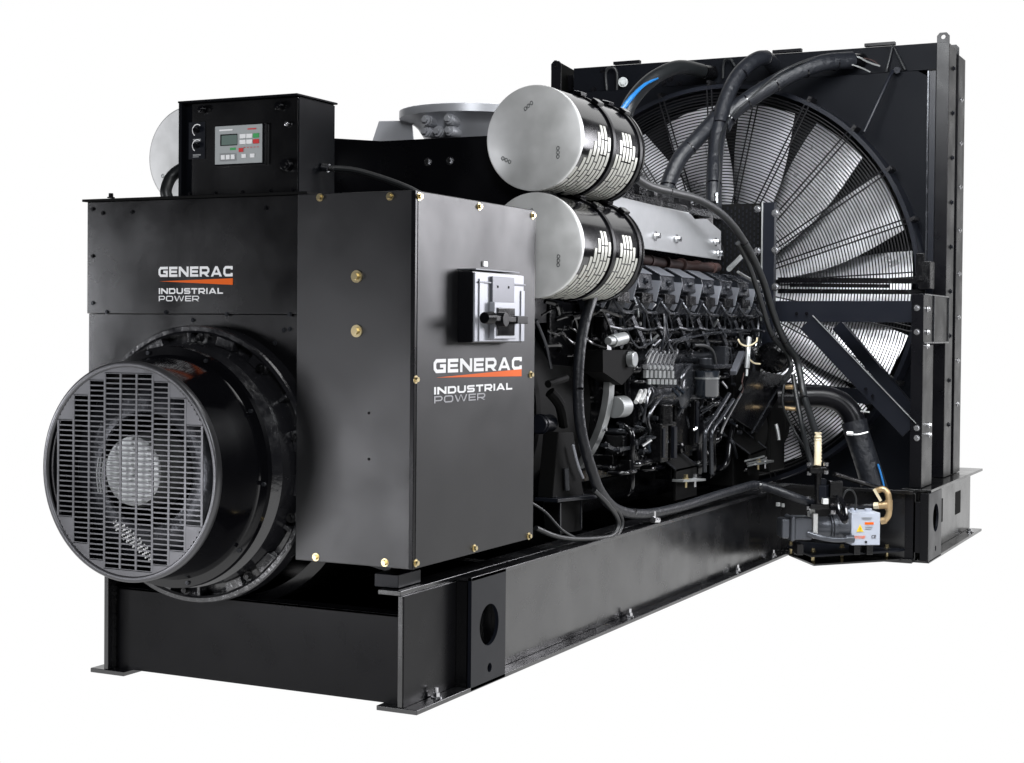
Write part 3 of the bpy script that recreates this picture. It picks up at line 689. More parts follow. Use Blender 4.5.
d0, d1 = Vector((4.1850, -0.6299, 1.1468)), Vector((4.1850, -1.1446, 0.6289))
MB().bar(d0+Vector((.02,0,0)), d1+Vector((.02,0,0)), .012, .095, up=(0,.7,.7)).build('diagonal_brace', 'slate', sf, bevel=.0015)
b = MB(); dd = (d1-d0).normalized(); nn = Vector((0, dd.z, -dd.y)); nn = nn if nn.z > 0 else -nn
b = MB().bar(d0+nn*.047, d1+nn*.047, .004, .004).build('brace_edge', 'galvd', sf)
MB().bar((4.5000, -0.7081, 1.1346), (4.5000, -1.0900, 0.7007), .05, .06, up=(0,.7,.7)).build('diagonal_brace', 'slate', sf)
MB().bar((4.5500, -0.3480, 0.8018), (4.5500, -0.8756, 0.7686), .02, .075).build('rear_rail', 'slate', sf, bevel=.002)
MB().box(4.19, 4.20, .99, 1.05, .352, 1.303).box(4.20, 4.26, .02, .99, 1.107, 1.300).build('left_frame_leg', 'slate', sf)
for p in [(4.2000, -0.5792, 1.1889),(4.2000, -0.6302, 1.1891),(4.1900, -0.9323, 0.8214),(4.1900, -0.9670, 0.7881)]: MB().cyl(p, Vector(p)+NX*.012, .008, n=10).build('bolt', 'gloss', sf)

# ============ engine
eng = MB().box(1.80, 4.0, -.34, .56, .50, 1.20).box(2.0, 3.95, -.18, .42, 1.2, 1.44).box(1.95, 3.95, -.26, .48, .36, .50).build('engine_block', 'enginep', root, bevel=.01)
for i in range(8):
    x = 2.03+.25*i
    rc = MB().prism([(-.40,1.352),(-.425,1.358),(-.492,1.322),(-.502,1.262),(-.478,1.250),(-.478,1.236),(-.500,1.226),(-.470,1.165),(-.36,1.165),(-.33,1.30)], 'x', x, x+.152).build('rocker_cover', 'rocker', eng, bevel=.004)
    rc2 = MB().prism([(-.395,1.3565),(-.425,1.363),(-.494,1.3255),(-.496,1.321),(-.425,1.357),(-.395,1.350)], 'x', x-.004, x+.156).build('cover_lid', 'plate' if i < 5 else 'rocker', rc, bevel=.001)
    MB().bar((x-.004,-.478,1.30),(x-.040,-.470,1.215),.004,.045,up=(0,1,0)).bar((x-.044,-.474,1.213),(x-.056,-.462,1.185),.004,.04,up=(0,1,0)).build('cover_strap', 'plate', rc, bevel=.001)
    MB().hexbolt((x+.076, -.500, 1.292), NY, .010, .010).build('cover_bolt', 'rocker', rc)
    MB().box(x+.02, x+.14, -.508, -.48, 1.205, 1.245).build('cover_clamp', 'cast', rc, bevel=.003)
    hd = MB().box(x-.02, x+.20, -.42, -.34, 1.00, 1.165).box(x, x+.05, -.455, -.42, 1.02, 1.15).box(x+.10, x+.14, -.45, -.42, 1.02, 1.15).build('cylinder_head', 'enginep', eng, bevel=.005)
    MB().bar((x-.01,-.47,1.16),(x+.10,-.49,1.03),.014,.02).bar((x+.19,-.45,1.17),(x+.14,-.47,1.02),.010,.014).build('push_rod_tube', 'grey', hd)
    b = MB()
    b.tube([(x+.02,-.49,1.215),(x+.05,-.515,1.17),(x+.16,-.515,1.165),(x+.18,-.47,1.13)], .0065, n=8)
    b.tube([(x+.0,-.48,1.11),(x+.10,-.50,1.10),(x+.24,-.48,1.105)], .006, n=8)
    b.build('injector_pipe', 'grey', hd)
    b = MB()
    for j in range(5): b.hexbolt((x+.045*j, -.42-.002*j, rnd.uniform(1.03,1.15)), NY, .009, .012, washer=False)
    build_each(b, 'head_bolt', 'galvd' if i % 2 else 'cast', hd)
# long galleries along the block
for (z, y, r, m) in ((1.09,-.46,.013,'enginep'),(1.055,-.475,.010,'cast'),(.985,-.42,.03,'grey'),(.93,-.40,.035,'enginep')):
    MB().tube([(2.3,y,z),(2.9,y-.006,z),(3.4,y,z-.004),(3.92,y,z)], r, n=12).build('coolant_rail', m, eng)
b = MB()
for i in range(16):
    x = 2.3+.1*i; b.hexbolt((x, -.435, .99+.012*math.sin(i*2)), NY, .010, .012)
b.build('rail_bolt', 'cast', eng)
# red brown manifold under the heat shield
b = MB().tube([(2.2,-.34,1.395),(2.6,-.36,1.395),(3.0,-.34,1.39),(3.4,-.36,1.39),(3.7,-.33,1.40)], .022, n=12)
for i in range(7): b.cyl((2.35+.2*i,-.35,1.39),(2.37+.2*i,-.35,1.39),.030,n=12)
b.build('exhaust_manifold', 'rust', eng)
hs = MB().prism([(2.10,1.614),(2.99,1.602),(3.04,1.584),(3.198,1.595),(3.39,1.553),(3.394,1.421),(2.45,1.425),(2.10,1.44)], 'y', -.455, -.447).build('heat_shield', 'shield', root, bevel=.0015)
MB().prism([(2.10,-.447),(2.99,-.447),(2.99,-.10),(2.10,-.10)], 'z', 1.604, 1.609).build('shield_top', 'galvd', hs)
for p in [(2.5644, -0.4550, 1.4827),(2.8084, -0.4550, 1.4841),(3.3079, -0.4550, 1.4985),(3.3509, -0.4550, 1.4488)]: MB().hexbolt(p, NY, .013, .018).build('bolt', 'chrome', hs)
ch = MB().box(1.86, 3.9, -.30, .36, 1.44, 1.60).box(1.9,3.7,-.36,.0,1.62,1.66).box(2.2,3.3,-.30,-.05,1.66,1.70).build('intake_duct', 'cast', eng, bevel=.01)
b = MB()
for i in range(26):
    x = rnd.uniform(2.4,3.9); y = rnd.uniform(-.38,-.1); z = rnd.uniform(1.60,1.72)
    b.obox((x,y,z), (1,rnd.uniform(-.5,.5),0), (0,1,0), (0,0,1), rnd.uniform(.02,.12), .03, rnd.uniform(.01,.05))
build_each(b, 'duct_fitting', 'cast', eng, bevel=.002)
# flywheel housing and starter
fh = MB().lathe((2.08,.06,.90), PX, [(0,.50),(.0,.525),(.05,.525),(.05,.505),(.12,.49),(.16,.44)], n=72).build('flywheel_housing', 'galvd', eng, ang=30)
MB().lathe((1.55,.06,.80), PX, [(0,.40),(0,.47),(.025,.475),(.03,.44),(.46,.43),(.50,.46)], n=72).build('bell_housing', 'dark', eng, ang=30)
b = MB()
for i in range(14): b.lathe((1.20+.024*i,.10,AZ), PX, [(0,.431),(.004,.438),(.010,.438),(.014,.431)], n=72)
b.build('vent_louvre', 'cast', alt)
st = MB().cyl((2.14,-.46,.80),(2.235,-.46,.80),.042,n=28).cyl((2.235,-.46,.80),(2.25,-.46,.80),.034,n=28).build('starter_motor', 'galvd', eng, bevel=.003)
MB().box(2.15,2.24,-.50,-.42,.95,1.02).cyl((2.18,-.50,.985),(2.18,-.53,.985),.03,n=16).build('solenoid', 'galvd', eng, bevel=.004)
MB().cyl((2.0157, -0.5000, 1.0555),(2.1339, -0.5000, 1.0667),.024,n=20).cyl((1.9535, -0.5100, 1.0557),(2.0015, -0.5100, 1.0575),.016,n=14).build('turbo_actuator', 'galvd', eng, bevel=.004)
MB().prism([(1.9304, 1.0222),(2.2373, 1.0200),(2.2397, 0.9343),(2.1187, 0.8870),(1.9324, 0.9404)], 'y', -.50, -.42).build('gear_cover', 'dark', eng)
MB().box(3.66,4.06,-.44,.45,.36,.98).cyl((3.9,-.44,.62),(3.9,-.50,.62),.10,n=32).build('front_gear_case', 'dark', eng, bevel=.01)
MB().lathe((4.0,-.30,.66), PX, [(0,0),(0,.15),(.02,.155),(.03,.14),(.05,.14),(.06,.155),(.08,.155),(.08,0)], n=40).build('crank_pulley', 'cast', eng)
b = MB()
P0 = [(2.0802, -0.4400, 0.6571),(2.1997, -0.4400, 0.6303),(2.3753, -0.4400, 0.6311),(2.4605, -0.4400, 0.6541),(2.6272, -0.4400, 0.6526)]
for i in range(len(P0)-1): b.bar(P0[i], P0[i+1], .02, .014)
for p in P0: b.hexbolt(Vector(p)+NY*.01, NY, .009, .012)
b.build('housing_flange', 'grey', eng)
# injection pump with its row of slanted lines
pm = MB().box(2.50,2.92,-.50,-.36,.86,.96).cyl((2.45,-.44,.84),(2.98,-.44,.84),.06,n=20).box(2.95,3.10,-.49,-.36,.80,.93).build('injection_pump', 'grey', eng, bevel=.008)
for k in range(7):
    p0 = Vector([(2.2897, -0.5300, 0.9613), (2.3352, -0.5300, 0.9600), (2.3812, -0.5300, 0.9586), (2.4279, -0.5300, 0.9572), (2.4752, -0.5300, 0.9558), (2.5232, -0.5300, 0.9543), (2.5718, -0.5300, 0.9528)][k]); p1 = Vector([(2.4184, -0.5000, 1.0107), (2.4633, -0.5000, 1.0097), (2.5088, -0.5000, 1.0086), (2.5549, -0.5000, 1.0076), (2.6015, -0.5000, 1.0065), (2.6488, -0.5000, 1.0054), (2.6967, -0.5000, 1.0043)][k])
    MB().cyl(p0, p1, .0085, n=10).cyl(p1, p1+(p1-p0).normalized()*.022, .012, n=6).cyl(p0-(p1-p0).normalized()*.02, p0, .012, n=6).build('delivery_valve', 'chrome' , pm)
    MB().cyl(p0+Vector((0,0,-.05)), p0+Vector((0,0,-.02)), .012, n=6).cyl(p0+Vector((.01,-.01,-.075)), p0+Vector((.01,-.01,-.055)), .009, n=8).build('pump_nut', 'galvd', pm)
    q = p1+Vector((0,.0,.02)); x = 2.06+.25*k
    MB().tube([q, q+Vector((.005,-.02,.03)), ((q.x+x)/2+.02, -.51, 1.03+.01*k), (x+.12, -.49, 1.10), (x+.10,-.48,1.17)], .0045, n=6).build('fuel_line', 'grey', pm)
for k in range(3):
    p0 = Vector([(2.2637, -0.5000, 0.8166), (2.3110, -0.5000, 0.8168), (2.3590, -0.5000, 0.8170)][k]); p1 = Vector([(2.3654, -0.4800, 0.8560), (2.4138, -0.4800, 0.8565), (2.4629, -0.4800, 0.8570)][k])
    MB().cyl(p0, p1, .009, n=10).build('delivery_valve', 'galv', pm)
for (u0, l) in ((0, 0),):
    MB().tube([(2.5703, -0.5000, 1.1563),(2.5089, -0.5200, 1.0789),(2.5033, -0.5100, 1.0102)], .0045, n=6).tube([(2.5703, -0.5000, 1.1563),(2.5543, -0.5200, 1.0790),(2.5828, -0.5100, 1.0095)], .0045, n=6).tube([(2.5587, -0.5000, 1.1643),(2.5315, -0.5200, 1.0790),(2.6523, -0.5100, 1.0089)], .0045, n=6).build('fuel_line', 'slate', pm)
_rl = MB().tube([(2.3753, -0.5100, 0.8684),(2.3195, -0.5200, 0.8033),(2.3147, -0.5100, 0.7362)], .0055, n=8).tube([(2.5424, -0.5100, 0.8351),(2.4170, -0.5200, 0.7995),(2.3424, -0.5200, 0.7510),(2.4162, -0.5000, 0.7070)], .0065, n=8).tube([(2.8462, -0.5100, 0.9523),(2.7231, -0.5200, 0.9086),(2.7273, -0.5100, 0.8749)], .008, n=8);build_each(_rl, 'return_line', 'grey', pm)
MB().lathe((2.8364, -0.4700, 0.8371), NY, [(0,.07),(.02,.072),(.03,.06),(.035,.02),(.03,.0)], n=28).build('pump_cover', 'grey', pm)
MB().cyl((2.5722, -0.5000, 0.7112),(2.5697, -0.5000, 0.7972),.035,n=20).box(2.52,2.60,-.51,-.44,.56,.72).box(2.66,2.72,-.50,-.44,.56,.72).box(2.84,3.06,-.45,-.40,.55,.82).box(3.0,3.05,-.48,-.45,.60,.80).build('oil_cooler', 'cast', eng, bevel=.006)
for fb in ((2.655,2.69,-.515,-.50,.57,.70),(2.525,2.55,-.516,-.511,.58,.70),(3.0,3.035,-.487,-.481,.61,.79)): MB().box(*fb).build('cooler_fin', 'slate', eng, bevel=.002)
# oil filter
fl = Vector((2.9528, -0.5500, 0.8098)); ft = Vector((2.9490, -0.5500, 0.9214)); rr = .052
MB().lathe(fl, PZ, [(0,.0),(.0,.036),(.008,rr-.003),(.014,rr),(ft.z-fl.z-.01,rr),(ft.z-fl.z,rr+.002),(ft.z-fl.z+.006,rr+.002),(ft.z-fl.z+.006,0)], n=36).build('oil_filter', 'canister', eng, ang=30)
MB().lathe((fl.x,fl.y,ft.z-.03), PZ, [(0,rr),(0,rr+.0015),(.008,rr+.0015),(.008,rr)], n=36).build('filter_band', 'galvd', eng)
MB().box(3.02,3.26,-.56,-.40,ft.z+.012,ft.z+.03).cyl((ft.x,-.54,ft.z+.03),(ft.x,-.54,ft.z+.06),.03,n=16).box(3.28,3.33,-.52,-.44,.93,1.03).build('filter_head', 'grey', eng, bevel=.004)
MB().tube([(2.8653, -0.5200, 1.0370),(2.9893, -0.5300, 1.0323),(3.0815, -0.5300, 1.0057),(3.1231, -0.5300, 0.9527)], .007, n=8).build('fuel_line', 'rubber', eng)
MB().bar((3.3885, -0.5200, 0.9076),(3.5765, -0.5000, 0.9965),.03,.022).bar((3.2912, -0.5000, 0.9765),(3.3457, -0.5000, 1.0076),.03,.02).build('valve_block', 'plate', eng, bevel=.003)
MB().bar((3.1189, -0.4700, 1.0705),(3.2259, -0.4600, 1.0972),.03,.02).bar((2.8782, -0.4700, 1.0619),(2.9914, -0.4600, 1.1050),.03,.02).bar((3.3223, -0.4600, 1.0569),(3.4042, -0.4600, 1.0979),.02,.05).bar((3.4044, -0.4600, 1.0933),(3.5910, -0.4600, 1.0939),.03,.03).build('pipe_flange', 'slate', eng, bevel=.003)
# twin steel lines
MB().tube([(3.2757, -0.5400, 0.8163),(3.1018, -0.5400, 0.7300),(2.9730, -0.5400, 0.6711),(2.9559, -0.5400, 0.6075),(2.9597, -0.5400, 0.4911)], .0105, n=12).build('oil_line', 'grey', eng)
MB().tube([(3.3178, -0.5450, 0.7881),(3.1682, -0.5450, 0.7184),(3.0368, -0.5450, 0.6635),(3.0261, -0.5450, 0.5947),(3.0366, -0.5450, 0.4768)], .0105, n=12).build('oil_line', 'grey', eng)
MB().tube([(3.4160, -0.5500, 0.8120),(3.3040, -0.5500, 0.7528),(3.1820, -0.5500, 0.6825),(3.1426, -0.5500, 0.6449)], .006, n=8).build('oil_line', 'rubber', eng)
MB().tube([(3.4868, -0.5400, 0.9060),(3.4284, -0.5500, 0.8664),(3.4444, -0.5500, 0.8294),(3.3734, -0.5500, 0.7953)], .0025, n=8).build('wire', 'rust', eng)
MB().tube([(3.5548, -0.5400, 1.0667),(3.5113, -0.5500, 1.0024),(3.4993, -0.5500, 0.9289)], .012, n=10).tube([(3.4995, -0.5500, 0.9243),(3.4933, -0.5500, 0.8923)], .007, n=8).build('sensor_lead', 'galvd', eng)
MB().tube([(3.3940, -0.5400, 1.0622),(3.4076, -0.5500, 1.0396),(3.4793, -0.5600, 1.0303),(3.6299, -0.5500, 1.0481),(3.6760, -0.5400, 1.0666)], .004, n=6).tube([(3.5274, -0.5500, 0.9700),(3.6032, -0.5500, 0.9504),(3.6954, -0.5500, 0.9444)], .004, n=6).build('wire', 'cream', eng)
# alternator pulley unit beside it
pu = Vector((4.0975, -0.5000, 0.9721))
b = MB().lathe(pu-PX*.08, PX, [(0,.0),(0,.05),(.02,.075),(.05,.075),(.055,.06),(.065,.06),(.07,.08),(.10,.08),(.11,.05),(.13,.05),(.13,.0)], n=36)
for i in range(14):
    t = 2*math.pi*i/14; e = Vector((0, math.cos(t), math.sin(t))); b.obox(pu-PX*.085+e*.055, PX, e, e.cross(PX), .014, .03, .008)
b.build('charging_alternator', 'cast', eng)
MB().prism([(3.6543, 0.9159),(4.2901, 0.8738),(3.7496, 0.6144),(3.3561, 0.7129)], 'y', -.525, -.515).build('side_plate', 'enginep', eng, bevel=.001)
MB().bar((4.1905, -0.5270, 0.8765),(3.6574, -0.5270, 0.6204),.006,.005).build('plate_edge', 'grey', eng)
def mount(cs, drop, nm='mounting_bracket'):
    """slanted bracket: top plate (back-left, back-right, front-right, front-left) and a hanging face"""
    a, b_, c, d = [Vector(q) for q in cs]
    t = Vector((0,0,-.008)); k1 = c+Vector((0,0,-drop)); k2 = d+Vector((0,0,-drop))
    o = MB().add([a,b_,c,d,a+t,b_+t,c+t,d+t], [(0,1,2,3),(7,6,5,4),(0,1,5,4),(1,2,6,5),(2,3,7,6),(3,0,4,7)]).add([c,d,k2,k1,c+Vector((0,.01,0)),d+Vector((0,.01,0)),k2+Vector((0,.01,0)),k1+Vector((0,.01,0))], [(0,1,2,3),(7,6,5,4),(0,1,5,4),(1,2,6,5),(2,3,7,6),(3,0,4,7)]).build(nm, 'dark', eng)
    MB().bar(a,d,.005,.006).bar(b_,c,.005,.006).bar(d,k2,.005,.006).bar(c,k1,.005,.006).build('bracket_edge', 'grey', o)
    m1, m2 = d+Vector((-.01,-.012,-.045)), c+Vector((.01,-.012,-.062))
    MB().bar(m1, m2, .05, .010).build('bracket_foot', 'galvd', o)
    for f in (.25, .65):
        q = m1.lerp(m2, f); MB().hexbolt(q+Vector((0,-.01,.005)), PZ, .010, .016).cyl(q+Vector((0,-.01,-.03)), q+Vector((0,-.01,-.005)), .006, n=8).build('bolt', 'zinc' if f < .5 else 'steel', o)
mount([(2.5889, -0.4200, 0.6252),(2.8805, -0.4200, 0.6030),(2.9755, -0.5000, 0.5183),(2.7176, -0.5000, 0.5182)], .13)
mount([(3.5092, -0.4200, 0.6339),(3.6078, -0.4200, 0.6944),(3.9022, -0.5200, 0.5342),(3.6526, -0.5200, 0.5217)], .10)
b = MB()
for i in range(3): b.tube([(3.5167, -0.5400, 0.4992),(3.6817, -0.5500, 0.5022),(3.7752, -0.5500, 0.5053)] if i == 0 else [Vector((3.5614, -0.5400, 0.4961))+Vector((0,0,-.012*i)), Vector((3.7753, -0.5500, 0.5005))+Vector((0,0,-.011*i))], .0045, n=6, smooth=1)
b.build('brake_line', 'galvd', eng)
# generator side pedestal
pd = MB().prism([(1.5206, 0.7392),(1.6479, 0.7324),(1.7505, 0.4876),(1.4762, 0.5127)], 'y', -.51, -.45).build('engine_pedestal', 'dark', eng, bevel=.004)
MB().bar((1.4437, -0.5000, 0.5088),(1.7864, -0.5000, 0.4916),.09,.012).build('pedestal_plate', 'slate', pd, bevel=.002)
MB().prism([(1.5597, 0.4875),(1.7507, 0.4804),(1.7533, 0.3712),(1.5622, 0.3781)], 'y', -.50, -.44).build('pedestal_block', 'dark', pd)
MB().bar((1.5270, -0.5150, 0.4914),(1.5293, -0.5150, 0.3898),.006,.006,up=(0,1,0)).bar((1.7078, -0.5150, 0.4852),(1.7102, -0.5150, 0.3841),.006,.006,up=(0,1,0)).build('bracket_edge', 'grey', pd)
MB().tube([(1.5995, -0.5300, 0.6902),(1.6445, -0.5300, 0.6163),(1.6896, -0.5300, 0.5665)], .005, n=8).build('wire', 'silver', pd)
_pb = MB().tube([(1.5638, -0.5200, 0.6112),(1.5741, -0.5200, 0.5330)], .01, n=8).hexbolt((1.5008, -0.5000, 0.5140), PZ, .01, .012).hexbolt((1.7323, -0.5000, 0.5038), PZ, .01, .012);build_each(_pb, 'bolt', 'grey', pd)
MB().tube([(1.3506, -0.5000, 1.1279),(1.4533, -0.4900, 1.0427),(1.5173, -0.4800, 0.9621)], .006, n=8).build('strut', 'grey', eng)
MB().tube([(1.5324, -0.4700, 0.8776),(1.5737, -0.4900, 0.8311),(1.6312, -0.4800, 0.7574)], .02, n=10).tube([(1.5152, -0.4700, 0.9061),(1.6445, -0.4800, 0.9243)], .014, n=8).build('breather_hose', 'dark', eng)
MB().cyl((1.50,-.44,.765),(1.60,-.44,.765),.032,n=20).cyl((1.515,-.44,.765),(1.53,-.44,.765),.036,n=20).build('sensor_housing', 'slate', eng, bevel=.003)
# wiring clutter in the dark between enclosure and engine
b = MB()
for i in range(26):
    x = rnd.uniform(1.45,2.2); z = rnd.uniform(1.0,1.22); y = rnd.uniform(-.5,-.38)
    b.tube([(x,y,z),(x+rnd.uniform(.02,.15),y-.02,z+rnd.uniform(-.03,.03)),(x+rnd.uniform(.1,.25),y,z+rnd.uniform(-.08,.05))], rnd.choice([.004,.006,.009]), n=6)
b.build('wiring_harness', 'enginep', eng)
b = MB()
for i in range(60):
    x = rnd.uniform(2.35,3.9); z = rnd.uniform(.6,1.02); y = rnd.uniform(-.47,-.40)
    if rnd.random() < .5: b.hexbolt((x,y-.02,z), NY, rnd.uniform(.007,.014), .02, washer=False)
    else: b.tube([(x,y,z),(x+rnd.uniform(-.1,.1),y-.04,z+rnd.uniform(-.05,.05)),(x+rnd.uniform(-.12,.12),y-.02,z+rnd.uniform(-.14,.04))], rnd.choice([.004,.006,.010]), n=6)
build_each(b, 'engine_pipe', 'grey', eng)
b = MB()
for i in range(50):
    x = rnd.uniform(2.35,3.95); z = rnd.uniform(.55,1.0); s_ = rnd.uniform(.02,.07)
    b.obox((x,-.36-rnd.uniform(0,.06),z), (1,0,rnd.uniform(-.5,.5)), (0,1,0), (rnd.uniform(-.2,.2),0,1), s_, .06, s_*rnd.uniform(.5,1.6))
build_each(b, 'cast_boss', 'cast', eng, bevel=.004)
for i in range(40):
    x = rnd.uniform(2.1,3.95); z = rnd.choice([.62,.70,.88,1.0,1.18])+rnd.uniform(-.02,.02)
    MB().hexbolt((x,-.43,z), NY, .008, .010).build('bolt', rnd.choice(['galvd','cast','grey','steel']), eng)
for i in range(45):
    x = rnd.uniform(2.15,3.95); z = rnd.choice([.66,.74,.84,.90,.97,1.04,1.12,1.20])+rnd.uniform(-.03,.03); y = -.47-rnd.uniform(0,.03)
    d_ = Vector((rnd.uniform(-.6,.6), -.4, rnd.uniform(-1,1))).normalized()
    MB().cyl((x,y,z), Vector((x,y,z))+d_*rnd.uniform(.015,.05), rnd.uniform(.004,.008), n=8).build('pipe_fitting', rnd.choice(['galvd','grey','grey','canister','chrome']), eng)
def cluster(n, name, m, kind):
    for i in range(n):
        x = rnd.uniform(2.25,3.98); z = rnd.uniform(.50,1.02); y = -.38-rnd.uniform(0,.09)
        if kind == 0:
            L = rnd.uniform(.08,.30); a = rnd.choice([0, 0, math.pi/2, rnd.uniform(0,3)])
            d = Vector((math.cos(a), 0, math.sin(a)))*L/2; k = Vector((x,y,z))
            MB().tube([k-d+Vector((0,.06,0)), k-d*.8, k, k+d*.8, k+d+Vector((0,.06,rnd.uniform(-.04,.04)))], rnd.uniform(.007,.020), n=12).build(name, m, eng)
        elif kind == 1:
            r = rnd.uniform(.02,.055)
            MB().lathe((x,y+.07,z), NY, [(0,r),(.05,r),(.055,r*.8),(.075,r*.8),(.08,r*.5),(.09,r*.45),(.09,0)], n=20).build(name, m, eng)
        else:
            MB().box(x-rnd.uniform(.02,.07),x+.03,y+.08,y,z-rnd.uniform(.02,.07),z+.02).build(name, m, eng, bevel=.006)
cluster(38, 'hydraulic_pipe', 'gloss', 0); cluster(10, 'hydraulic_pipe', 'grey', 0); cluster(22, 'cast_cover', 'enginep', 1); cluster(24, 'casting_block', 'enginep', 2)
MB().box(4.07,4.32,-.49,.30,.40,.80).lathe((4.33,-.34,.62), PX, [(0,0),(0,.15),(.02,.16),(.05,.16),(.06,.14),(.06,0)], n=40).build('front_shade_block', 'dark', eng, bevel=.01)  # dark block extending the engine front, added to cover the bright lower blades
# belt guard
bgd = MB().box(4.10, 4.16, -.438, .10, 1.06, 1.735).build('belt_guard', 'dark', root)
b = MB()
for i in range(26):
    for j in range(22):
        y = -.425+.020*i; z = 1.09+.029*j+(.0145 if i % 2 else 0)
        if z < 1.72: b.box(4.0965, 4.0985, y-.0035, y+.0035, z-.008, z+.008)
b.build('perforation', 'slate', bgd)
MB().box(4.06, 4.10, -.50, -.44, .92, 1.735).box(4.05,4.06,-.445,-.4385,.92,1.735).build('guard_channel', 'slate', bgd, bevel=.002)
MB().box(4.046,4.0495,-.446,-.4385,1.15,1.735).build('channel_edge', 'galvd', bgd)
for p in [(4.1000, -0.4004, 1.7062),(4.1000, -0.4029, 1.4976),(4.0600, -0.5052, 1.6809),(4.0600, -0.5074, 1.4991),(4.0600, -0.5097, 1.3172)]: MB().hexbolt(p, NX, .013, .012).build('bolt', 'steel', bgd)
MB().cyl((3.3746, -0.5000, 1.3791),(3.6670, -0.4600, 1.4473),.012,n=12).tube([(3.5039, -0.5000, 1.3704),(3.6519, -0.5200, 1.3382),(3.8707, -0.5000, 1.3359)],.007,n=8).build('vent_pipe', 'galvd', bgd)

# ============ hoses
def hose(pts, r, m='foam', name='coolant_hose', ties=0, clamp=None):
    o = MB().tube(pts, r, n=16, smooth=6).build(name, m, root, ang=60)
    P = [Vector(p) for p in pts]
    for k in range(ties):
        f = (k+.6)/(ties+.2)*(len(P)-1); i = min(int(f), len(P)-2); q = P[i].lerp(P[i+1], f-i); d = (P[i+1]-P[i]).normalized()
        if k % 1 == 0: MB().lathe(q-d*.004, d, [(0,r*.99),(0,r*1.05),(.008,r*1.05),(.008,r*.99)], n=20).build('cable_tie', 'gloss', o)
    return o
hA = hose([(4.0000, 0.0462, 1.7205),(4.0500, 0.0558, 1.8358),(4.1200, 0.0188, 1.9779),(4.2000, -0.0481, 2.0856),(4.3000, -0.1090, 2.1971),(4.4000, -0.1496, 2.3112)], .041, ties=3)
hB = hose([(4.0500, -0.1910, 1.6780),(4.1000, -0.1718, 1.8327),(4.2000, -0.1456, 2.0202),(4.3000, -0.1411, 2.2262),(4.4000, -0.1757, 2.4030),(4.5000, -0.2341, 2.5079),(4.6000, -0.2730, 2.5420),(4.7500, -0.2765, 2.5227)], .040, ties=4)
hC = hose([(4.3200, -0.1352, 2.1467),(4.3600, -0.1748, 2.2321),(4.4200, -0.3048, 2.3361),(4.5000, -0.4395, 2.4271),(4.6000, -0.5800, 2.4953),(4.7400, -0.7014, 2.5247)], .044, ties=5)
hD = hose([(3.6000, 0.1215, 1.8134),(3.7500, 0.2328, 1.9390),(3.9000, 0.2914, 2.0470),(4.1000, 0.3262, 2.1738),(4.1500, 0.3087, 2.2722),(4.2500, 0.2771, 2.3725),(4.3500, 0.2215, 2.4518),(4.5000, 0.1658, 2.5079),(4.7000, 0.1128, 2.5134)], .038, 'rubber', ties=0)
MB().tube([Vector((4.0800, 0.3239, 2.2124))+Vector((-.03,0,0)),Vector((4.1200, 0.2800, 2.2924))+Vector((-.03,0,0)),Vector((4.2000, 0.2405, 2.3684))+Vector((-.03,0,0)),Vector((4.3000, 0.2019, 2.4169))+Vector((-.03,0,0))], lambda t: .017*(1-t*.75), n=10).build('hose_stripe', 'blue', hD)
_hh = MB().cyl((4.7200, 0.1142, 2.5111),(4.8000, 0.0904, 2.5162),.04,n=16).cyl((4.7400, -0.7014, 2.5247),(4.8200, -0.7342, 2.5350),.036,n=16); build_each(_hh, 'hose_coupling', 'cast', rad)
MB().cyl((4.0000, -0.2175, 1.7829),(4.0000, -0.2181, 1.7333),.012,n=12).build('hose_fitting', 'chrome', hB)
MB().tube([Vector((4.0200, -0.2214, 1.7497)),(4.0500, -0.2198, 1.9015),(4.1300, -0.1905, 2.0611),(4.2800, -0.1965, 2.2003),(4.3600, -0.2814, 2.3035),(4.4000, -0.4162, 2.4291),(4.5500, -0.5565, 2.5148)], .005, n=6).build('tracer_wire', 'rubber', hC)
MB().tube([(4.7000, -0.6641, 2.5209),(4.7200, -0.7221, 2.5410),(4.7400, -0.7859, 2.5086),(4.7600, -0.8442, 2.4870)], .005, n=6).tube([(4.7000, -0.7014, 2.4976),(4.7200, -0.7598, 2.4760),(4.7400, -0.7971, 2.4559)], .004, n=6).build('tracer_wire', 'galvd', hC)
MB().tube([(4.7600, -0.8442, 2.4870),(4.7600, -0.8019, 2.5211),(4.7600, -0.7491, 2.5351)], .0028, n=6).build('tracer_wire', 'rust', hC)
hose([(2.1157, -0.5500, 1.6752),(2.2614, -0.5500, 1.6574),(2.4765, -0.5600, 1.6516),(2.7804, -0.5700, 1.6431),(3.0750, -0.5800, 1.5922),(3.3565, -0.5800, 1.4946),(3.6151, -0.5800, 1.3460),(3.7775, -0.5800, 1.1998),(3.9126, -0.6000, 1.0575),(4.0516, -0.6200, 0.9695),(4.0554, -0.6400, 0.8867),(4.0246, -0.6700, 0.7907),(3.9038, -0.7400, 0.6866),(3.7000, -0.8289, 0.6106)], .0165, 'rubber', 'heater_hose', ties=4)
hose([(3.3478, -0.5500, 1.4946),(3.4954, -0.5600, 1.3879),(3.6519, -0.5700, 1.2212),(3.7823, -0.5800, 1.0813),(4.0157, -0.5800, 0.9986),(4.0363, -0.6000, 0.9205),(3.9045, -0.6000, 0.8554)], .012, 'rubber', 'heater_hose', ties=1)
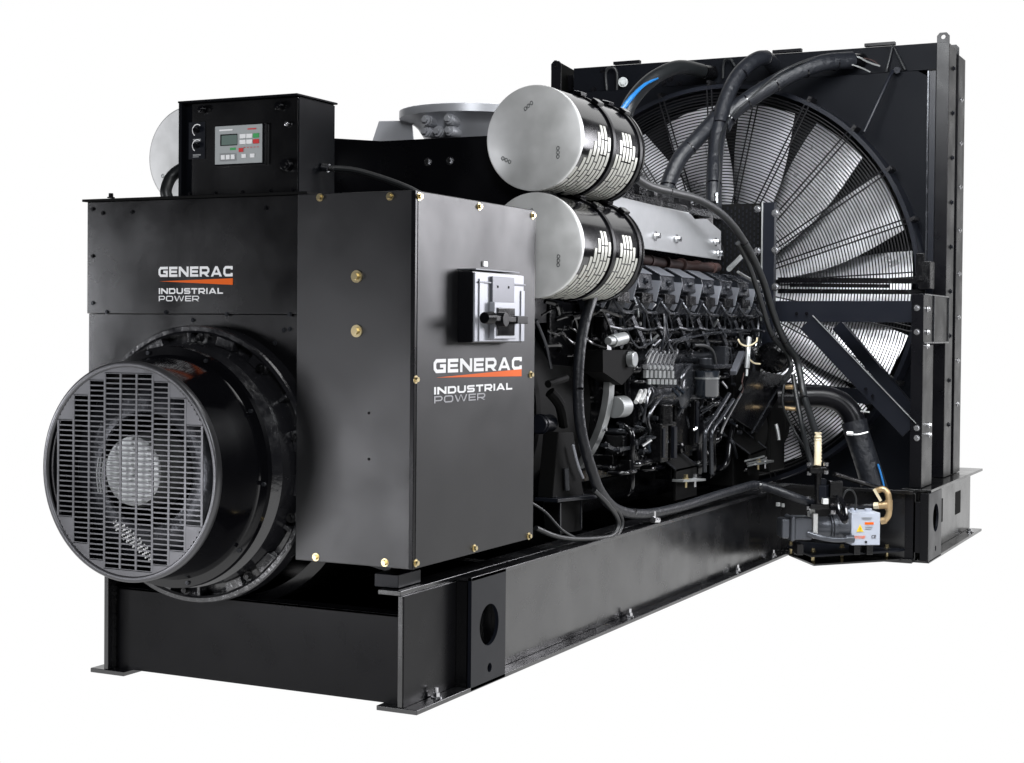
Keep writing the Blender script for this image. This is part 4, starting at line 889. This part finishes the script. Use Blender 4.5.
hose([(1.6942, -0.5600, 1.2171),(1.6173, -0.5600, 1.1133),(1.5769, -0.5600, 0.9906),(1.5712, -0.5600, 0.8682),(1.5775, -0.5700, 0.7457),(1.6363, -0.5800, 0.6192),(1.7376, -0.5800, 0.5112),(1.9225, -0.5700, 0.4313),(2.1943, -0.5700, 0.3891),(2.5809, -0.5700, 0.3788),(3.0136, -0.5700, 0.3846),(3.3977, -0.5800, 0.3913),(3.5127, -0.6000, 0.3917),(3.5312, -0.6800, 0.3713),(3.5444, -0.7800, 0.3389),(3.6400, -0.8235, 0.3094)], .0195, 'foam', 'heater_hose', ties=3)
hose([(4.0721, -0.6000, 0.8855),(4.0087, -0.6400, 0.7661),(3.9095, -0.7000, 0.6275),(3.7171, -0.7800, 0.5378),(3.6300, -0.8289, 0.4719)], .012, 'rubber', 'heater_hose')
hose([(4.0042, -0.5800, 0.8719),(3.9761, -0.5800, 0.7413),(4.0500, -0.6200, 0.6074),(3.9657, -0.7000, 0.5279)], .006, 'rubber', 'drain_hose')
hose([(1.6741, -0.5800, 0.5275),(1.7701, -0.5900, 0.4727),(1.8752, -0.5900, 0.4003),(1.8385, -0.5900, 0.3530),(1.7326, -0.5800, 0.3498),(1.5350, -0.5700, 0.3683),(1.3905, -0.5600, 0.3944),(1.2817, -0.5400, 0.4322)], .009, 'rubber', 'drain_hose')
hose([(1.7401, -0.5750, 0.5143),(1.8407, -0.5800, 0.4618),(1.9257, -0.5850, 0.3985),(1.8886, -0.5850, 0.3470),(1.7603, -0.5800, 0.3358)], .007, 'rubber', 'drain_hose')
hose([(1.3167, -0.5000, 0.5138),(1.3939, -0.5200, 0.4735),(1.4473, -0.5600, 0.4086),(1.5781, -0.5700, 0.3598)], .005, 'rubber', 'drain_hose')
MB().cyl((2.2540, -0.5800, 0.3603),(2.2530, -0.5800, 0.3954),.012,n=10).cyl((2.2283, -0.5900, 0.3636),(2.2819, -0.5900, 0.3580),.012,n=8).build('hose_clip', 'steel', frame)
# radiator lower elbow
MB().prism([(4.812,2.2),(5.10,2.2),(5.10,2.63),(4.812,2.652)],'y',1.040,1.055).build('post_web', 'dark', rad)
el = MB().tube([(4.0500, -0.5321, 0.7764),(4.0800, -0.6343, 0.7781),(4.1200, -0.7432, 0.7797),(4.1400, -0.8176, 0.7565),(4.1500, -0.8700, 0.7039),(4.1500, -0.8954, 0.6462)], .053, n=24, smooth=6).build('coolant_elbow', 'satin', root, ang=60)
MB().tube([(4.1400, -0.8878, 0.6659),(4.1400, -0.9084, 0.5936),(4.1400, -0.9541, 0.4641),(4.1400, -0.9948, 0.3350)], lambda t: .063-.004*math.sin(t*3), n=24).build('rubber_sleeve', 'foam', el)
MB().tube([(4.1000, -1.0171, 0.4650),(4.1000, -1.0322, 0.4175),(4.1000, -1.0474, 0.3605)], .005, n=8).build('hose_stripe', 'blue', el)
MB().tube([(4.0750, -0.8757, 0.6105),(4.0600, -0.9234, 0.6058),(4.0750, -0.9728, 0.6189)], .004, n=8).cyl((4.0400, -0.8798, 0.6126),(4.0400, -0.9089, 0.6112),.010,n=8).bar((4.1000, -0.9314, 0.7176),(4.0500, -0.9824, 0.7165),.006,.006).build('hose_clamp', 'galv', el)

# ============ engine block heater on its shelf
e1 = Vector((.53,-.848,0)).normalized(); e2 = Vector((-.848,-.53,0)).normalized()
HC = Vector((3.7500, -1.0483, 0.1917))
ht_ = MB()
ht_ = MB().obox(HC-e2*.07, e1, e2, PZ, .136, .138, .150).build('coolant_heater', 'box', root, bevel=.004, label='grey junction box with warning labels at the heater end')
def on(u, v, w_, h_, m, nm, t=.001):
    c = HC+e1*u+PZ*v+e2*(t/2+.0003); return MB().obox(c, e1, e2, PZ, w_, t, h_).build(nm, m, ht_)
tri = [HC+e2*.0006+e1*(-.045)+PZ*(-.012), HC+e2*.0006+e1*(-.012)+PZ*(-.012), HC+e2*.0006+e1*(-.0285)+PZ*.022]
MB().add(tri+[t+e2*.001 for t in tri], [(0,1,2),(5,4,3),(0,1,4,3),(1,2,5,4),(2,0,3,5)]).build('warning_triangle', 'yellow', ht_)
on(-.0285,.002,.0022,.012,'dark','warning_mark',.0026); on(-.0285,-.0075,.0026,.0026,'dark','warning_mark',.0026)
on(.015,.026,.042,.010,'orange','warning_label')
on(.013,.009,.036,.003,'galvd','label_line'); on(.010,.0,.030,.003,'galvd','label_line'); on(.003,.052,.05,.003,'galvd','label_line'); on(.003,.045,.04,.002,'galvd','label_line')
lettering('HOTSTART', 'brand_lettering', HC+e2*.0006+e1*(-.055)+PZ*(-.044), e1, PZ, .052, .013, 'orange', ht_, .02)
lettering('CE', 'lettering', HC+e2*.0006+e1*.026+PZ*(-.042), e1, PZ, .022, .014, 'rust', ht_, .01)
MB().cyl(HC+e1*.0+PZ*(-.060), HC+e1*.0+PZ*(-.060)+e2*.003, .0055, n=12).build('screw', 'dark', ht_)
for u in (-.04, .03): MB().cyl(HC-e2*.06+e1*u+PZ*.075, HC-e2*.06+e1*u+PZ*.088, .017, n=20).build('conduit_plug', 'box', ht_)
hc = HC-e2*.07
MB().cyl(hc-e1*.068, hc-e1*.125, .060, .058, n=32).build('tank_neck', 'motor', ht_, bevel=.002)
MB().cyl(hc-e1*.125, hc-e1*.145, .068, n=32).cyl(hc-e1*.155, hc-e1*.22, .050, n=32).cyl(hc-e1*.145, hc-e1*.155, .060, n=32).build('pump_body', 'motor', ht_, bevel=.002)
MB().obox(hc-e1*.232+PZ*.012, e1, e2, PZ, .022, .10, .115).cyl(hc-e1*.235+PZ*.06, hc-e1*.235+PZ*.085, .014, n=10).build('pump_flange', 'galv', ht_, bevel=.003)
MB().obox(hc-e1*.29, e1, e2, PZ, .085, .115, .105).obox(hc-e1*.34, e1, e2, PZ, .022, .125, .115).obox(hc-e1*.37, e1, e2, PZ, .04, .10, .09).build('pump_motor', 'motor', ht_, bevel=.010)
MB().tube([hc-e1*.27+e2*.055-PZ*.02, hc-e1*.22+e2*.085-PZ*.035, hc-e1*.15+e2*.09-PZ*.045, hc-e1*.08+e2*.075-PZ*.045], .013, n=12).cyl(hc-e1*.10+e2*.075-PZ*.045, hc-e1*.06+e2*.07-PZ*.045, .019, n=14).build('power_conduit', 'motor', ht_)
hv = MB().cyl((3.6200, -0.8576, 0.2811),(3.6200, -0.8552, 0.4647),.016,n=16).obox((3.6200, -0.8573, 0.2994), e1, e2, PZ, .085, .06, .022).obox((3.6200, -0.8529, 0.4646), e1, e2, PZ, .085, .06, .024).build('inlet_valve', 'cast', ht_, bevel=.002)
for p in [(3.6000, -0.8185, 0.4828),(3.6000, -0.8977, 0.4865),(3.6000, -0.8190, 0.4415),(3.6000, -0.8981, 0.4500),(3.6000, -0.8181, 0.3267),(3.6000, -0.8187, 0.2831),(3.6000, -0.8998, 0.3175),(3.6000, -0.9329, 0.2692)]:
    MB().cyl(p, Vector(p)+PZ*.016, .011, n=6).build('flange_bolt', 'steel', ht_)
MB().box(3.60,3.66,-.90,-.865,.33,.395).build('solenoid_coil', 'slate', ht_, bevel=.003)
MB().obox((3.6600, -0.9248, 0.3776), e1, e2, PZ, .060, .05, .075).build('solenoid_coil', 'cast', ht_, bevel=.004)
MB().obox((3.6400, -0.8694, 0.3903), e1, e2, PZ, .030, .04, .07).build('solenoid_coil', 'slate', ht_, bevel=.003)
MB().obox((3.6000, -0.8951, 0.3264), e1, e2, PZ, .026, .03, .026).build('sensor', 'galv', ht_, bevel=.002)
MB().tube([(3.6200, -0.9496, 0.3504),(3.6000, -0.9556, 0.2979),(3.5800, -0.9844, 0.2470),(3.5800, -0.9982, 0.2479),(3.6000, -0.9878, 0.2997),(3.6200, -0.9590, 0.3418)], .011, n=10).build('power_conduit', 'gloss', ht_)
MB().tube([(3.6600, -0.9579, 0.3335),(3.6600, -0.9760, 0.3711),(3.6800, -0.9985, 0.3752),(3.7000, -1.0125, 0.3374),(3.7000, -1.0086, 0.2820)], .005, n=8).build('sensor_lead', 'rubber', ht_)
MB().tube([(3.6300, -0.8499, 0.4821),(3.6600, -0.8429, 0.5627),(3.7000, -0.8312, 0.6154)], .0165, n=14).build('thread_fitting', 'cream', ht_)
b = MB()
for i in range(9): b.lathe(Vector((3.6400, -0.8493, 0.4997)).lerp(Vector((3.6900, -0.8339, 0.6253)), i/8), PZ, [(0,.016),(.004,.0185),(.008,.016)], n=16)
b.build('thread_tape', 'cream', ht_)
MB().tube([(3.7500, -0.8955, 0.4382),(3.9500, -0.9681, 0.3881),(4.0500, -1.0400, 0.3548)], .012, n=10).tube([(3.7000, -0.8824, 0.2978),(3.8500, -0.9471, 0.2825),(3.9000, -1.0574, 0.2887)], .014, n=10).build('outlet_pipe', 'cast', ht_)
MB().tube([(3.8800, -1.0613, 0.3564),(3.8800, -1.0939, 0.3675),(3.8800, -1.1175, 0.3454),(3.8800, -1.1229, 0.2943),(3.8800, -1.1212, 0.2475),(3.8800, -1.1006, 0.2182)], .0145, n=14).cyl((3.8700, -1.0739, 0.2902),(3.8700, -1.1205, 0.2951),.017,n=14).cyl((3.8800, -1.1212, 0.3176),(3.8800, -1.1218, 0.2709),.018,n=14).cyl((3.8800, -1.0866, 0.2174),(3.8800, -1.1099, 0.2235),.017,n=14).build('brass_elbow', 'brass', ht_)
MB().cyl((3.8600, -1.0576, 0.2902),(3.8600, -1.0810, 0.2915),.017,n=6).bar((3.8500, -1.0590, 0.3683),(3.8500, -1.0924, 0.3141),.006,.012).build('valve_nut', 'cream', ht_)
# shelf
sp = [(3.9343, -0.6209, 0.0620),(3.6599, -0.8211, 0.0620),(4.0273, -1.1300, 0.0620),(4.098,-1.15,.062),(4.098,-.62,.062)]
sp2 = [(p[0],p[1]) for p in sp]
shf = MB().prism(sp2, 'z', .056, .066).build('heater_shelf', 'slate', frame, bevel=.0015)
MB().prism([(p[0]+.03,p[1]) for p in sp2[:3]]+sp2[3:], 'z', .012, .020).build('heater_shelf', 'paint', frame)
for p in [(3.7622, -0.7924, 0.0660),(3.9672, -0.8766, 0.0660),(4.0762, -1.0664, 0.0660),(4.1639, -1.0072, 0.0660),(3.9477, -0.6318, 0.0660)]:
    MB().hexbolt(Vector(p)+PX*.02, PZ, .009, .012).cyl(Vector(p)+PX*.02-PZ*.045, Vector(p)+PX*.02-PZ*.012, .009, n=8).build('shelf_bolt', 'zinc', shf)
for u in (-.03, .03, -.30): MB().obox(hc+e1*u-PZ*.098, e1, e2, PZ, .03, .08, .05).build('heater_foot', 'cast', ht_, bevel=.002)
MB().cyl((3.1048, -0.8235, 0.3470),Vector((3.1048, -0.8235, 0.3470))+PZ*.015,.01,n=6).cyl((3.0782, -0.8536, 0.3470),Vector((3.0782, -0.8536, 0.3470))+PZ*.015,.007,n=6).build('bolt', 'galvd', frame)
# brass taps beside the hoses
MB().cyl((4.0000, -0.5868, 0.8283),(4.0000, -0.6218, 0.8291),.012,n=10).cyl((4.0000, -0.5831, 0.7258),(4.0000, -0.6381, 0.7226),.010,n=10).build('drain_tap', 'brass', el)
MB().tube([(4.0000, -0.5388, 0.6462),(4.0000, -0.5494, 0.6075),(4.0000, -0.5549, 0.5686)], .009, n=8).build('drain_pipe', 'galvd', el)
# small fittings on the radiator's top beam
MB().cyl((4.8200, 0.6264, 2.5025),(4.8000, 0.6181, 2.4991),.028,n=24).cyl(Vector((4.8000, 0.6181, 2.4991)),Vector((4.7850, 0.6119, 2.4966)),.018,n=6).build('filler_plug', 'panelgrey', rad, bevel=.002)
MB().tube([(4.8000, 0.7156, 2.4598),(4.7800, 0.7144, 2.5585),(4.7700, 0.6737, 2.5825),(4.7800, 0.6470, 2.5542),(4.8000, 0.6543, 2.4562)], .008, n=8).build('wire_loop', 'rubber', rad)
MB().tube([(4.8000, 0.0267, 2.4848),(4.7800, 0.0152, 2.5683),(4.7700, -0.0223, 2.5805),(4.7800, -0.0478, 2.5423)], .007, n=8).build('wire_loop', 'rubber', rad)
for p in [(4.8250, 0.8068, 2.4687),(4.8250, 0.3808, 2.4826),(4.8250, 0.3394, 2.5024),(4.8250, 0.2917, 2.4717),(4.8250, 0.7522, 2.5790)]: MB().hexbolt(p, NX, .012, .012).build('bolt', 'satin', rad)
